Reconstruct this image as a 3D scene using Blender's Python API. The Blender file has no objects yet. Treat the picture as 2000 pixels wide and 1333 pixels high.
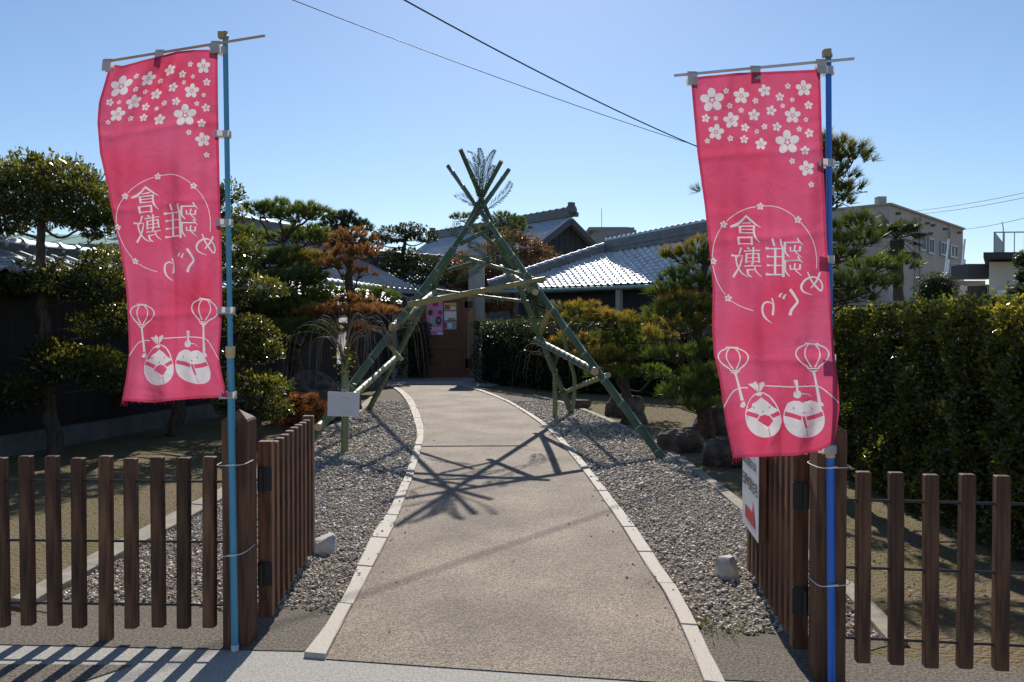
import bpy, bmesh, math, random
import numpy as np
from mathutils import Vector, Matrix
from mathutils.geometry import delaunay_2d_cdt

# ---------------------------------------------------------------- camera, sky, sun, exposure
SC = bpy.context.scene
COL = SC.collection
F = 1555.0
CAM_H = 1.6
PITCH = math.atan((666.5 - 638.0) / F)
cam = bpy.data.cameras.new('Camera'); cam_o = bpy.data.objects.new('Camera', cam); COL.objects.link(cam_o)
cam.sensor_width = 36.0; cam.lens = F / 2000.0 * 36.0; cam.clip_start = 0.05; cam.clip_end = 3000
cam_o.location = (0, 0, CAM_H); cam_o.rotation_euler = (math.pi / 2 - PITCH, 0, 0)
SC.camera = cam_o
SUN_EL, SUN_AZ = math.radians(36.4), math.radians(1.5)      # azimuth from +Y towards +X
world = bpy.data.worlds.new('World'); SC.world = world; world.use_nodes = True
wn = world.node_tree; bg = wn.nodes['Background']
sky = wn.nodes.new('ShaderNodeTexSky'); sky.sky_type = 'NISHITA'; sky.sun_disc = False
sky.sun_elevation = SUN_EL; sky.sun_rotation = SUN_AZ
sky.altitude = 0; sky.air_density = 1.0; sky.dust_density = 0.2; sky.ozone_density = 4.2
wn.links.new(sky.outputs[0], bg.inputs[0]); bg.inputs[1].default_value = 0.091
sl = bpy.data.lights.new('Sun', 'SUN'); sl.energy = 4.1; sl.angle = math.radians(0.53); sl.color = (1.0, 0.955, 0.88)
sun_o = bpy.data.objects.new('Sun', sl); COL.objects.link(sun_o)
SUN_DIR = Vector((math.cos(SUN_EL) * math.sin(SUN_AZ), math.cos(SUN_EL) * math.cos(SUN_AZ), math.sin(SUN_EL)))
sun_o.rotation_euler = (-SUN_DIR).to_track_quat('-Z', 'Y').to_euler(); sun_o.location = (0, 20, 30)
vs = SC.view_settings
vs.view_transform = 'Standard'; vs.look = 'None'; vs.gamma = 1.0; vs.exposure = 0.36; vs.use_curve_mapping = False

# ---------------------------------------------------------------- helpers
rng = np.random.default_rng(7); random.seed(7)
CP, SP = math.cos(PITCH), math.sin(PITCH)
def ray(px, py):                                   # a pixel of the 2000x1333 photograph -> direction with Y = 1
    cx, cy = (px - 1000.0) / F, -(py - 666.5) / F
    y = CP + cy * SP
    return Vector((cx / y, 1.0, (cy * CP - SP) / y))
def P(px, py, D): return Vector((0, 0, CAM_H)) + ray(px, py) * D
def G(px, py, z=0.0):
    r = ray(px, py); return Vector((0, 0, CAM_H)) + r * ((z - CAM_H) / r.z)
def pxy(p):
    x, y, z = p[0], p[1], p[2] - CAM_H
    d = y * CP - z * SP; u = y * SP + z * CP
    return 1000 + F * x / d, 666.5 - F * u / d

def mat(name, col, rough=0.8, var=None, scale=8.0, bump=0.0, bscale=None, detail=6.0, spec=0.4, metal=0.0, lo=0.35, hi=0.65, stretch=None, coat=0.0):
    m = bpy.data.materials.new(name); m.use_nodes = True
    nt = m.node_tree; b = nt.nodes['Principled BSDF']
    b.inputs['Base Color'].default_value = (*col, 1); b.inputs['Roughness'].default_value = rough
    b.inputs['Specular IOR Level'].default_value = spec; b.inputs['Metallic'].default_value = metal
    if coat: b.inputs['Coat Weight'].default_value = coat
    tc = nt.nodes.new('ShaderNodeTexCoord'); src = tc.outputs['Object']
    if stretch:
        mp = nt.nodes.new('ShaderNodeMapping'); mp.inputs['Scale'].default_value = stretch
        nt.links.new(src, mp.inputs[0]); src = mp.outputs[0]
    if var:
        n = nt.nodes.new('ShaderNodeTexNoise'); n.inputs['Scale'].default_value = scale; n.inputs['Detail'].default_value = detail
        nt.links.new(src, n.inputs['Vector'])
        r = nt.nodes.new('ShaderNodeValToRGB'); e = r.color_ramp.elements
        e[0].position, e[1].position = lo, hi
        e[0].color = (*col, 1); e[1].color = (*var, 1)
        nt.links.new(n.outputs['Fac'], r.inputs[0]); nt.links.new(r.outputs[0], b.inputs['Base Color'])
    if bump:
        n2 = nt.nodes.new('ShaderNodeTexNoise'); n2.inputs['Scale'].default_value = bscale or scale * 4; n2.inputs['Detail'].default_value = 4
        nt.links.new(src, n2.inputs['Vector'])
        bp = nt.nodes.new('ShaderNodeBump'); bp.inputs['Strength'].default_value = 1.0; bp.inputs['Distance'].default_value = bump
        nt.links.new(n2.outputs['Fac'], bp.inputs['Height']); nt.links.new(bp.outputs[0], b.inputs['Normal'])
    return m

def leaf_mat(name, stops, trans=0.4, rough=0.4, spec=0.5, tcol=None):
    """stops: list of (pos, rgb) on the per-leaf attribute 'tint'."""
    m = bpy.data.materials.new(name); m.use_nodes = True
    nt = m.node_tree; b = nt.nodes['Principled BSDF']; out = nt.nodes['Material Output']
    a = nt.nodes.new('ShaderNodeAttribute'); a.attribute_name = 'tint'
    r = nt.nodes.new('ShaderNodeValToRGB'); cr = r.color_ramp
    cr.elements[0].position = stops[0][0]; cr.elements[0].color = (*stops[0][1], 1)
    cr.elements[1].position = stops[-1][0]; cr.elements[1].color = (*stops[-1][1], 1)
    for p, c in stops[1:-1]:
        e = cr.elements.new(p); e.color = (*c, 1)
    nt.links.new(a.outputs['Fac'], r.inputs[0]); nt.links.new(r.outputs[0], b.inputs['Base Color'])
    b.inputs['Roughness'].default_value = rough; b.inputs['Specular IOR Level'].default_value = spec
    t = nt.nodes.new('ShaderNodeBsdfTranslucent')
    mx = nt.nodes.new('ShaderNodeMix'); mx.data_type = 'RGBA'; mx.blend_type = 'MULTIPLY'; mx.inputs[0].default_value = 1.0
    nt.links.new(r.outputs[0], mx.inputs[6]); mx.inputs[7].default_value = (*(tcol or (1.6, 1.5, 0.6)), 1)
    nt.links.new(mx.outputs[2], t.inputs['Color'])
    s = nt.nodes.new('ShaderNodeMixShader'); s.inputs[0].default_value = trans
    nt.links.new(b.outputs[0], s.inputs[1]); nt.links.new(t.outputs[0], s.inputs[2]); nt.links.new(s.outputs[0], out.inputs['Surface'])
    return m

def link(name, me, parent=None, mats=None):
    o = bpy.data.objects.new(name, me); COL.objects.link(o)
    if mats is not None and me is not None and len(me.materials) == 0:
        for m in (mats if isinstance(mats, (list, tuple)) else [mats]): me.materials.append(m)
    if parent is not None: o.parent = parent
    return o
def tag(o, label=None, cat=None, group=None, kind=None):
    if label: o['label'] = label
    if cat: o['category'] = cat
    if group: o['group'] = group
    if kind: o['kind'] = kind
    return o
def thing(name, label, cat, loc=(0, 0, 0), group=None, rotz=0.0):
    o = bpy.data.objects.new(name, None); COL.objects.link(o); o.location = loc; o.rotation_euler = (0, 0, rotz)
    o.empty_display_size = 0.1
    return tag(o, label, cat, group)

class MB:
    def __init__(s): s.v = []; s.f = []; s.m = []
    def add(s, vs, fs, mi=0):
        k = len(s.v); s.v += [tuple(x) for x in vs]; s.f += [tuple(i + k for i in f) for f in fs]; s.m += [mi] * len(fs)
    def box(s, c, size, mi=0, ax=None, ch=0.0):
        hx, hy, hz = size[0] / 2, size[1] / 2, size[2] / 2
        ax = ax or (Vector((1, 0, 0)), Vector((0, 1, 0)), Vector((0, 0, 1))); c = Vector(c)
        vs = [c + ax[0] * (hx * i) + ax[1] * (hy * j) + ax[2] * (hz * k) for i in (-1, 1) for j in (-1, 1) for k in (-1, 1)]
        s.add(vs, [(0, 1, 3, 2), (4, 6, 7, 5), (0, 4, 5, 1), (2, 3, 7, 6), (0, 2, 6, 4), (1, 5, 7, 3)], mi)
    def hexa(s, lo, hi, mi=0):                     # two quads (bottom, top), each counter-clockwise from above
        n = len(lo)
        s.add(list(lo) + list(hi), [tuple(reversed(range(n))), tuple(range(n, 2 * n))] + [(i, (i + 1) % n, n + (i + 1) % n, n + i) for i in range(n)], mi)
    def tube(s, pts, rad, n=8, mi=0, cap=None, squash=1.0):
        pts = [Vector(p) for p in pts]; m = len(pts)
        if not isinstance(rad, (list, tuple)): rad = [rad] * m
        t0 = (pts[1] - pts[0]).normalized()
        u = t0.orthogonal().normalized(); rings = []
        for i, p in enumerate(pts):
            t = (pts[min(i + 1, m - 1)] - pts[max(i - 1, 0)]).normalized()
            u = (u - t * u.dot(t)).normalized(); w = t.cross(u)
            rings.append([p + (u * math.cos(a) + w * math.sin(a) * squash) * rad[i] for a in (2 * math.pi * k / n for k in range(n))])
        vs = [v for r in rings for v in r]
        s.add(vs, [(i * n + k, i * n + (k + 1) % n, (i + 1) * n + (k + 1) % n, (i + 1) * n + k) for i in range(m - 1) for k in range(n)], mi)
        cm = mi if cap is None else cap
        s.add(rings[0], [tuple(reversed(range(n)))], cm); s.add(rings[-1], [tuple(range(n))], cm)
    def mesh(s, name, smooth=False):
        me = bpy.data.meshes.new(name); me.from_pydata(s.v, [], s.f); me.update()
        me.polygons.foreach_set('material_index', s.m)
        if smooth: me.polygons.foreach_set('use_smooth', [True] * len(s.f))
        return me
    def build(s, name, mats, parent=None, smooth=False): return link(name, s.mesh(name, smooth), parent, mats)

def fix_smooth(o, ang=40):
    me = o.data
    me.polygons.foreach_set('use_smooth', [True] * len(me.polygons))
    me.set_sharp_from_angle(angle=math.radians(ang)); return o

def bevel_box_mesh(name, size, ch, seg=1):
    bm = bmesh.new(); bmesh.ops.create_cube(bm, size=1.0)
    bmesh.ops.scale(bm, vec=size, verts=bm.verts)
    bmesh.ops.bevel(bm, geom=bm.edges[:], offset=ch, segments=seg, affect='EDGES', profile=0.5)
    me = bpy.data.meshes.new(name); bm.to_mesh(me); bm.free(); return me

def np_mesh(name, V, Fc, mats, parent=None, tint=None, smooth=False):
    V = np.ascontiguousarray(V, dtype=np.float32); Fc = np.ascontiguousarray(Fc, dtype=np.int32)
    me = bpy.data.meshes.new(name); k = Fc.shape[1]
    me.vertices.add(len(V)); me.vertices.foreach_set('co', V.ravel())
    me.loops.add(Fc.size); me.loops.foreach_set('vertex_index', Fc.ravel())
    me.polygons.add(len(Fc)); me.polygons.foreach_set('loop_start', np.arange(0, Fc.size, k, dtype=np.int32))
    me.polygons.foreach_set('loop_total', np.full(len(Fc), k, dtype=np.int32))
    if smooth: me.polygons.foreach_set('use_smooth', np.ones(len(Fc), dtype=bool))
    me.update(calc_edges=True)
    if tint is not None:
        a = me.attributes.new('tint', 'FLOAT', 'POINT'); a.data.foreach_set('value', np.ascontiguousarray(tint, dtype=np.float32))
    return link(name, me, parent, mats)

def unit(a): return a / np.maximum(np.linalg.norm(a, axis=-1, keepdims=True), 1e-9)
def leaves(C, A, N, L, W, tint):
    """C base points, A axis, N rough normals -> folded diamond leaves (quads)."""
    A = unit(A); S = unit(np.cross(A, N)); N = np.cross(S, A)
    L = np.asarray(L).reshape(-1, 1); W = np.asarray(W).reshape(-1, 1)
    b = C; t = C + A * L - N * L * 0.08; m = C + A * L * 0.52
    l = m + S * W * 0.5 + N * W * 0.16; r = m - S * W * 0.5 + N * W * 0.16
    V = np.stack([b, r, t, l], 1).reshape(-1, 3); n = len(C)
    Fc = np.arange(4 * n).reshape(n, 4)
    return V, Fc, np.repeat(tint, 4)
def join(parts):
    Vs, Fs, Ts, k = [], [], [], 0
    for V, Fc, T in parts:
        Vs.append(V); Fs.append(Fc + k); Ts.append(T); k += len(V)
    return np.concatenate(Vs), np.concatenate(Fs), np.concatenate(Ts)

def blob_points(c, r, n, shell=0.55, flat=0.0):
    """points in an uneven ellipsoid; returns points, outward directions, height 0..1"""
    d = unit(rng.normal(size=(n, 3)))
    k1, k2, k3 = rng.normal(size=(3, 3)) * 2.2
    lump = 1 + 0.13 * np.sin(d @ k1 * 1.6 + 1) + 0.10 * np.sin(d @ k2 * 2.4 + 2) + 0.08 * np.sin(d @ k3 * 3.5)
    rad = (shell + (1 - shell) * rng.random(n) ** 0.7) * lump
    p = d * rad[:, None] * np.asarray(r)
    if flat:
        lowm = p[:, 2] < 0; p[lowm, 2] *= (1 - flat)
    return np.asarray(c) + p, unit(d / np.asarray(r)), (d[:, 2] * 0.5 + 0.5)

def broad_pad(c, r, n, L=0.06, W=0.028, flat=0.5, up=0.35, tb=0.0):
    p, o, h = blob_points(c, r, n, 0.5, flat)
    # leaves gather in rosettes
    k = max(6, n // 14); cen, co, ch = blob_points(c, r, k, 0.72, flat)
    idx = rng.integers(0, k, n); mixm = rng.random(n) < 0.6
    p = np.where(mixm[:, None], cen[idx] + rng.normal(size=(n, 3)) * 0.018, p)
    o = np.where(mixm[:, None], co[idx], o); h = np.where(mixm, ch[idx], h)
    A = o + rng.normal(size=(n, 3)) * 0.75 + np.array([0, 0, up]); N = o * 0.5 + np.array([0, 0, .7]) + rng.normal(size=(n, 3)) * 0.6
    t = np.clip(0.45 * rng.random(n) + 0.5 * h ** 1.5 + tb, 0, 1)  # upper leaves lighter: sunlight on the crown put into the tint
    s = rng.uniform(0.7, 1.2, n)
    return leaves(p, A, N, L * s, W * s, t)

def needle_pad(c, r, tufts, per=26, L=0.10, W=0.008, flat=0.6, up=0.85, tb=0.0):
    """upright needle fans over the top of a flat-bottomed pad"""
    r = np.asarray(r); a = rng.uniform(0, 2 * np.pi, tufts); q = np.sqrt(rng.random(tufts)) * (1 + .16 * np.sin(3 * a + rng.uniform(0, 6)) + .10 * np.sin(5 * a + rng.uniform(0, 6)))
    lev = rng.random(tufts) ** 0.7
    z = np.sqrt(np.clip(1.05 - q ** 2, 0.02, 1)) * (lev * 1.25 - .35) + .12 * np.sin(q * 6 + a * 2)
    p = np.asarray(c) + np.stack([np.cos(a) * q, np.sin(a) * q, z], 1) * r
    o = np.stack([np.cos(a) * q * .9, np.sin(a) * q * .9, np.full(tufts, up)], 1)
    D0 = unit(o + rng.normal(size=(tufts, 3)) * 0.22)
    n = tufts * per
    C = np.repeat(p, per, 0); Dn = np.repeat(D0, per, 0)
    A = unit(Dn + unit(rng.normal(size=(n, 3))) * (rng.random((n, 1)) ** .6) * 0.85)
    sz = np.repeat(rng.uniform(.7, 1.2, tufts), per)
    Lr = (L * sz * rng.uniform(0.75, 1.1, n))[:, None]
    S = unit(np.cross(A, rng.normal(size=(n, 3)))) * (W / 2)
    C = C + rng.normal(size=(n, 3)) * 0.006
    V = np.stack([C - S * .6, C + S * .6, C + A * Lr * .6 + S, C + A * Lr, C + A * Lr * .6 - S], 1)
    V = np.stack([V[:, 0], V[:, 1], V[:, 2], V[:, 3]], 1).reshape(-1, 3)
    tt = np.repeat(np.clip(0.30 * rng.random(tufts) + 0.60 * lev ** 1.2 + tb, 0, 1), per) + rng.uniform(-.08, .08, n)  # sunlit top and shaded underside of the pad put into the tint
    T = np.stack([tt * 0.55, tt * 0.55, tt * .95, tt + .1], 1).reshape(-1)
    return V, np.arange(4 * n).reshape(n, 4), np.clip(T, 0, 1)

def smooth_line(pts, sub=6):
    pts = [Vector(p) for p in pts]
    if len(pts) < 3: return [pts[0].lerp(pts[-1], i / sub) for i in range(sub + 1)]
    out = []
    for i in range(len(pts) - 1):
        p0, p1, p2, p3 = pts[max(i - 1, 0)], pts[i], pts[i + 1], pts[min(i + 2, len(pts) - 1)]
        for k in range(sub):
            t = k / sub
            out.append(0.5 * ((2 * p1) + (p2 - p0) * t + (2 * p0 - 5 * p1 + 4 * p2 - p3) * t * t + (3 * p1 - p0 - 3 * p2 + p3) * t ** 3))
    out.append(pts[-1]); return out
def limb(mb, pts, r0, r1, n=8, sub=5, wob=0.0):
    L = smooth_line(pts, sub)
    if wob:
        L = [L[0]] + [p + Vector(rng.normal(size=3) * wob) for p in L[1:-1]] + [L[-1]]
    m = len(L); mb.tube(L, [r0 + (r1 - r0) * (i / (m - 1)) ** 0.8 for i in range(m)], n)

# ---------------------------------------------------------------- materials
M = {}
M['soil'] = mat('soil', (0.21, 0.155, 0.10), 0.95, (0.17, 0.145, 0.065), 1.4, 0.03, 38, spec=0.1)
M['gravel_bed'] = mat('gravel_bed', (0.14, 0.115, 0.09), 0.95, (0.22, 0.19, 0.15), 60, 0.01, 120, spec=0.2)
M['granite'] = mat('granite', (0.42, 0.36, 0.29), 0.75, (0.60, 0.53, 0.44), 90, 0.002, 200, spec=0.35)
M['edging'] = mat('edging', (0.26, 0.225, 0.17), 0.85, (0.36, 0.32, 0.25), 14, 0.003, 150, spec=0.3)
M['apron'] = mat('apron', (0.085, 0.07, 0.055), 0.95, (0.24, 0.205, 0.165), 70, 0.006, 90, spec=0.25)
M['street'] = mat('street', (0.30, 0.275, 0.235), 0.9, (0.48, 0.455, 0.405), 85, 0.002, 160, spec=0.3)
M['concrete'] = mat('concrete', (0.33, 0.30, 0.25), 0.9, (0.42, 0.385, 0.33), 5, 0.002, 60)
M['wood'] = mat('wood', (0.055, 0.024, 0.013), 0.7, (0.155, 0.070, 0.036), 7, 0.003, 40, stretch=(5, 5, 0.5), spec=0.4)
def vary(m, lo, hi):
    nt = m.node_tree; b = nt.nodes['Principled BSDF']; src = b.inputs['Base Color'].links[0].from_socket
    oi = nt.nodes.new('ShaderNodeObjectInfo'); mr = nt.nodes.new('ShaderNodeMapRange'); mr.inputs[3].default_value = lo; mr.inputs[4].default_value = hi
    mx = nt.nodes.new('ShaderNodeMix'); mx.data_type = 'RGBA'; mx.blend_type = 'MULTIPLY'; mx.inputs[0].default_value = 1
    nt.links.new(oi.outputs['Random'], mr.inputs[0]); nt.links.new(src, mx.inputs[6]); nt.links.new(mr.outputs[0], mx.inputs[7]); nt.links.new(mx.outputs[2], b.inputs['Base Color'])
vary(M['wood'], .65, 1.5)
M['wood_pale'] = mat('wood_pale', (0.19, 0.085, 0.04), 0.65, (0.30, 0.15, 0.075), 6, 0.001, 55, stretch=(5, 5, .5))
M['plinth'] = mat('plinth', (0.12, 0.115, 0.105), 0.9, (0.19, 0.18, 0.165), 3, 0.003, 40)
M['iron'] = mat('iron', (0.02, 0.02, 0.022), 0.5, spec=0.5)
M['rod'] = mat('rod', (0.045, 0.04, 0.045), 0.45, metal=0.4)
M['bark'] = mat('bark', (0.055, 0.038, 0.027), 0.95, (0.12, 0.09, 0.065), 9, 0.015, 30, stretch=(3, 3, 0.8))
M['bark_pine'] = mat('bark_pine', (0.05, 0.032, 0.024), 0.95, (0.10, 0.07, 0.05), 14, 0.02, 28)
M['rock'] = mat('rock', (0.045, 0.034, 0.027), 0.9, (0.17, 0.125, 0.09), 6, 0.08, 11)
M['rock_white'] = mat('rock_white', (0.42, 0.38, 0.32), 0.85, (0.62, 0.58, 0.52), 12, 0.006, 60)
M['tile'] = mat('tile', (0.60, 0.61, 0.62), 0.56, (0.72, 0.73, 0.74), 3, spec=0.75, metal=0.85)
M['tile_mid'] = mat('tile_mid', (0.34, 0.35, 0.36), 0.6, (0.44, 0.45, 0.46), 3, spec=0.5, metal=0.5)
M['tile_dark'] = mat('tile_dark', (0.07, 0.075, 0.085), 0.38, (0.12, 0.125, 0.135), 4, spec=0.65)
M['board_black'] = mat('board_black', (0.018, 0.016, 0.015), 0.8, (0.035, 0.031, 0.028), 9, 0.002, 40, stretch=(6, 6, .4))
M['board_blue'] = mat('board_blue', (0.042, 0.045, 0.052), 0.8, (0.062, 0.066, 0.075), 9, 0.002, 40, stretch=(6, 6, .4))
M['plaster'] = mat('plaster', (0.40, 0.35, 0.325), 0.9, (0.47, 0.42, 0.39), .8, 0.001, 20)
M['cream'] = mat('cream', (0.60, 0.56, 0.47), 0.9, (0.66, 0.62, 0.53), 1.5)
M['copper'] = mat('copper', (0.22, 0.36, 0.30), 0.6, (0.30, 0.44, 0.38), 3)
M['pillar'] = mat('pillar', (0.36, 0.33, 0.28), 0.9, (0.45, 0.41, 0.35), 4, 0.003, 50)
M['white'] = mat('white', (0.78, 0.78, 0.78), 0.6)
M['grey_metal'] = mat('grey_metal', (0.35, 0.37, 0.40), 0.4, metal=0.5)
M['glass'] = mat('glass', (0.12, 0.16, 0.20), 0.08, spec=0.8)
M['cable'] = mat('cable', (0.012, 0.012, 0.014), 0.6)
M['door_wood'] = mat('door_wood', (0.17, 0.06, 0.028), 0.6, (0.25, 0.10, 0.05), 6, 0.001, 40, stretch=(5, 5, .5))
M['door_wood_pale'] = mat('door_wood_pale', (0.30, 0.15, 0.06), 0.6, (0.38, 0.20, 0.09), 6, stretch=(5, 5, .5))
# exposed-aggregate path
def path_mat():
    m = bpy.data.materials.new('path_aggregate'); m.use_nodes = True; nt = m.node_tree; b = nt.nodes['Principled BSDF']
    tc = nt.nodes.new('ShaderNodeTexCoord')
    v = nt.nodes.new('ShaderNodeTexVoronoi'); v.inputs['Scale'].default_value = 150
    nt.links.new(tc.outputs['Object'], v.inputs['Vector'])
    r = nt.nodes.new('ShaderNodeValToRGB'); e = r.color_ramp.elements
    e[0].position = 0.0; e[0].color = (0.13, 0.09, 0.062, 1); e[1].position = 1.0; e[1].color = (0.46, 0.38, 0.29, 1)
    x = e.new(0.45); x.color = (0.26, 0.195, 0.14, 1)
    sep = nt.nodes.new('ShaderNodeSeparateColor'); nt.links.new(v.outputs['Color'], sep.inputs[0]); nt.links.new(sep.outputs[0], r.inputs[0])
    n = nt.nodes.new('ShaderNodeTexNoise'); n.inputs['Scale'].default_value = 1.3; n.inputs['Detail'].default_value = 5
    nt.links.new(tc.outputs['Object'], n.inputs['Vector'])
    mr = nt.nodes.new('ShaderNodeMapRange'); mr.inputs[1].default_value = .35; mr.inputs[2].default_value = .65; mr.inputs[3].default_value = 0.70; mr.inputs[4].default_value = 1.16
    nt.links.new(n.outputs['Fac'], mr.inputs[0])
    mx = nt.nodes.new('ShaderNodeMix'); mx.data_type = 'RGBA'; mx.blend_type = 'MULTIPLY'; mx.inputs[0].default_value = 1
    nt.links.new(r.outputs[0], mx.inputs[6]); nt.links.new(mr.outputs[0], mx.inputs[7]); nt.links.new(mx.outputs[2], b.inputs['Base Color'])
    bp = nt.nodes.new('ShaderNodeBump'); bp.inputs['Distance'].default_value = 0.004; bp.invert = True
    nt.links.new(v.outputs['Distance'], bp.inputs['Height']); nt.links.new(bp.outputs[0], b.inputs['Normal'])
    b.inputs['Roughness'].default_value = 0.8; b.inputs['Specular IOR Level'].default_value = 0.35
    return m
M['path'] = path_mat()
def cloth_mat(name, col, tcol, trans=0.5, col2=None, tcol2=None):
    m = bpy.data.materials.new(name); m.use_nodes = True; nt = m.node_tree; b = nt.nodes['Principled BSDF']; out = nt.nodes['Material Output']
    b.inputs['Base Color'].default_value = (*col, 1); b.inputs['Roughness'].default_value = 0.75; b.inputs['Specular IOR Level'].default_value = 0.25
    t = nt.nodes.new('ShaderNodeBsdfTranslucent'); t.inputs['Color'].default_value = (*tcol, 1)
    tc = nt.nodes.new('ShaderNodeTexCoord'); n = nt.nodes.new('ShaderNodeTexNoise'); n.inputs['Scale'].default_value = 7; n.inputs['Detail'].default_value = 5; n.inputs['Roughness'].default_value = .55; n.inputs['Distortion'].default_value = 0.5
    nt.links.new(tc.outputs['Object'], n.inputs['Vector'])
    if tcol2:                                       # faded and deeper areas of the dye
        f = nt.nodes.new('ShaderNodeTexNoise'); f.inputs['Scale'].default_value = 2.4; f.inputs['Detail'].default_value = 4
        nt.links.new(tc.outputs['Object'], f.inputs['Vector'])
        for c1, c2, sock in ((col, col2, b.inputs['Base Color']), (tcol, tcol2, t.inputs['Color'])):
            r = nt.nodes.new('ShaderNodeValToRGB'); e = r.color_ramp.elements; e[0].position, e[1].position = .38, .64; e[0].color = (*c1, 1); e[1].color = (*c2, 1)
            nt.links.new(f.outputs['Fac'], r.inputs[0]); nt.links.new(r.outputs[0], sock)
    bp = nt.nodes.new('ShaderNodeBump'); bp.inputs['Distance'].default_value = 0.03; bp.inputs['Strength'].default_value = .5
    wv = nt.nodes.new('ShaderNodeTexNoise'); wv.inputs['Scale'].default_value = 900; b2 = nt.nodes.new('ShaderNodeBump'); b2.inputs['Distance'].default_value = .0004
    nt.links.new(tc.outputs['Object'], wv.inputs['Vector']); nt.links.new(wv.outputs['Fac'], b2.inputs['Height']); nt.links.new(bp.outputs[0], b2.inputs['Normal'])
    nt.links.new(n.outputs['Fac'], bp.inputs['Height']); nt.links.new(b2.outputs[0], b.inputs['Normal']); nt.links.new(b2.outputs[0], t.inputs['Normal'])
    s = nt.nodes.new('ShaderNodeMixShader'); s.inputs[0].default_value = trans
    nt.links.new(b.outputs[0], s.inputs[1]); nt.links.new(t.outputs[0], s.inputs[2]); nt.links.new(s.outputs[0], out.inputs['Surface'])
    return m
M['cloth_pink'] = cloth_mat('cloth_pink', (0.54, 0.050, 0.105), (0.56, 0.055, 0.115), .5, (0.55, 0.085, 0.18), (0.57, 0.10, 0.20))
M['cloth_print'] = cloth_mat('cloth_print', (0.74, 0.70, 0.70), (0.56, 0.52, 0.53))
M['cloth_hem'] = cloth_mat('cloth_hem', (0.52, 0.05, 0.105), (0.45, 0.045, 0.095), .45)
M['tab'] = cloth_mat('tab', (0.55, 0.55, 0.55), (0.55, 0.54, 0.52), 0.4)
# pebbles take their own colour from the attribute
M['pebble'] = leaf_mat('pebble', [(0, (0.20, 0.175, 0.15)), (.35, (0.47, 0.37, 0.275)), (.6, (0.56, 0.485, 0.385)), (.8, (0.48, 0.45, 0.42)), (1, (0.80, 0.74, 0.64))], 0.0, 0.7, 0.4)
def bamboo_mat(name, a, b_):
    return mat(name, a, 0.42, b_, 3.0, spec=0.5, stretch=(1, 1, 1), lo=.3, hi=.7)
M['bamboo'] = bamboo_mat('bamboo', (0.060, 0.105, 0.058), (0.115, 0.165, 0.095))
M['bamboo_yellow'] = bamboo_mat('bamboo_yellow', (0.30, 0.22, 0.06), (0.34, 0.29, 0.10))
M['bamboo_pale'] = bamboo_mat('bamboo_pale', (0.16, 0.20, 0.08), (0.26, 0.28, 0.13))
M['bamboo_node'] = mat('bamboo_node', (0.30, 0.32, 0.24), .6, (0.22, 0.25, 0.17), 12)
M['bamboo_cut'] = mat('bamboo_cut', (0.52, 0.38, 0.20), 0.7, (0.60, 0.46, 0.27), 30)
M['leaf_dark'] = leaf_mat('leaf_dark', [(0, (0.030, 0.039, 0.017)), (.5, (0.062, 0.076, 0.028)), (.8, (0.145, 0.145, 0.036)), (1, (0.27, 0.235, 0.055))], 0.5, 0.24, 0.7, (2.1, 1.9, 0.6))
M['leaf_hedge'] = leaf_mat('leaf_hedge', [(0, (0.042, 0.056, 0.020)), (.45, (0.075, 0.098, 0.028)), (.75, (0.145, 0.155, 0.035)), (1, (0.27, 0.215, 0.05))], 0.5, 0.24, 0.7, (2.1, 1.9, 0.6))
M['leaf_mid'] = leaf_mat('leaf_mid', [(0, (0.020, 0.033, 0.015)), (.6, (0.044, 0.062, 0.027)), (1, (0.106, 0.119, 0.056))], 0.3, 0.4, 0.5)
M['leaf_red'] = leaf_mat('leaf_red', [(0, (0.070, 0.049, 0.028)), (.5, (0.168, 0.091, 0.056)), (1, (0.364, 0.196, 0.126))], 0.35, 0.4)
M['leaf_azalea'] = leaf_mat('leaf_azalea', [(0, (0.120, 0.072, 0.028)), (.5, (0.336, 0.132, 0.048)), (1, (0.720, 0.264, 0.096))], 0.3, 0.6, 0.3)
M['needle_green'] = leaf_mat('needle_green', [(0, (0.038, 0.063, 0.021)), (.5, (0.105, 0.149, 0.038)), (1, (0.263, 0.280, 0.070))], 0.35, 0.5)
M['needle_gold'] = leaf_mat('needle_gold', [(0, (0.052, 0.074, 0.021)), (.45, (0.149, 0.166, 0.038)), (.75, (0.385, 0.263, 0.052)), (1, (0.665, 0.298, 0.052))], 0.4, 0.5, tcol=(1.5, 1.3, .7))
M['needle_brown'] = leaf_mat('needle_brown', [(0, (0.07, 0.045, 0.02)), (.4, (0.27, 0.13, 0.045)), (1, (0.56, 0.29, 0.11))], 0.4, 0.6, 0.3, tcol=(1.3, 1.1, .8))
M['needle_dark'] = leaf_mat('needle_dark', [(0, (0.018, 0.031, 0.021)), (.6, (0.039, 0.065, 0.042)), (1, (0.078, 0.117, 0.072))], 0.25, 0.5)
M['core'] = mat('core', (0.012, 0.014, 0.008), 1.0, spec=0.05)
M['cycad'] = leaf_mat('cycad', [(0, (0.02, 0.035, 0.012)), (1, (0.055, 0.085, 0.03))], 0.25, 0.35, 0.6)
M['twig'] = mat('twig', (0.16, 0.13, 0.085), 0.7, (0.24, 0.21, 0.13), 8)
M['grass'] = leaf_mat('grass', [(0, (0.05, 0.07, 0.015)), (1, (0.16, 0.17, 0.04))], 0.4, 0.5)

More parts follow.
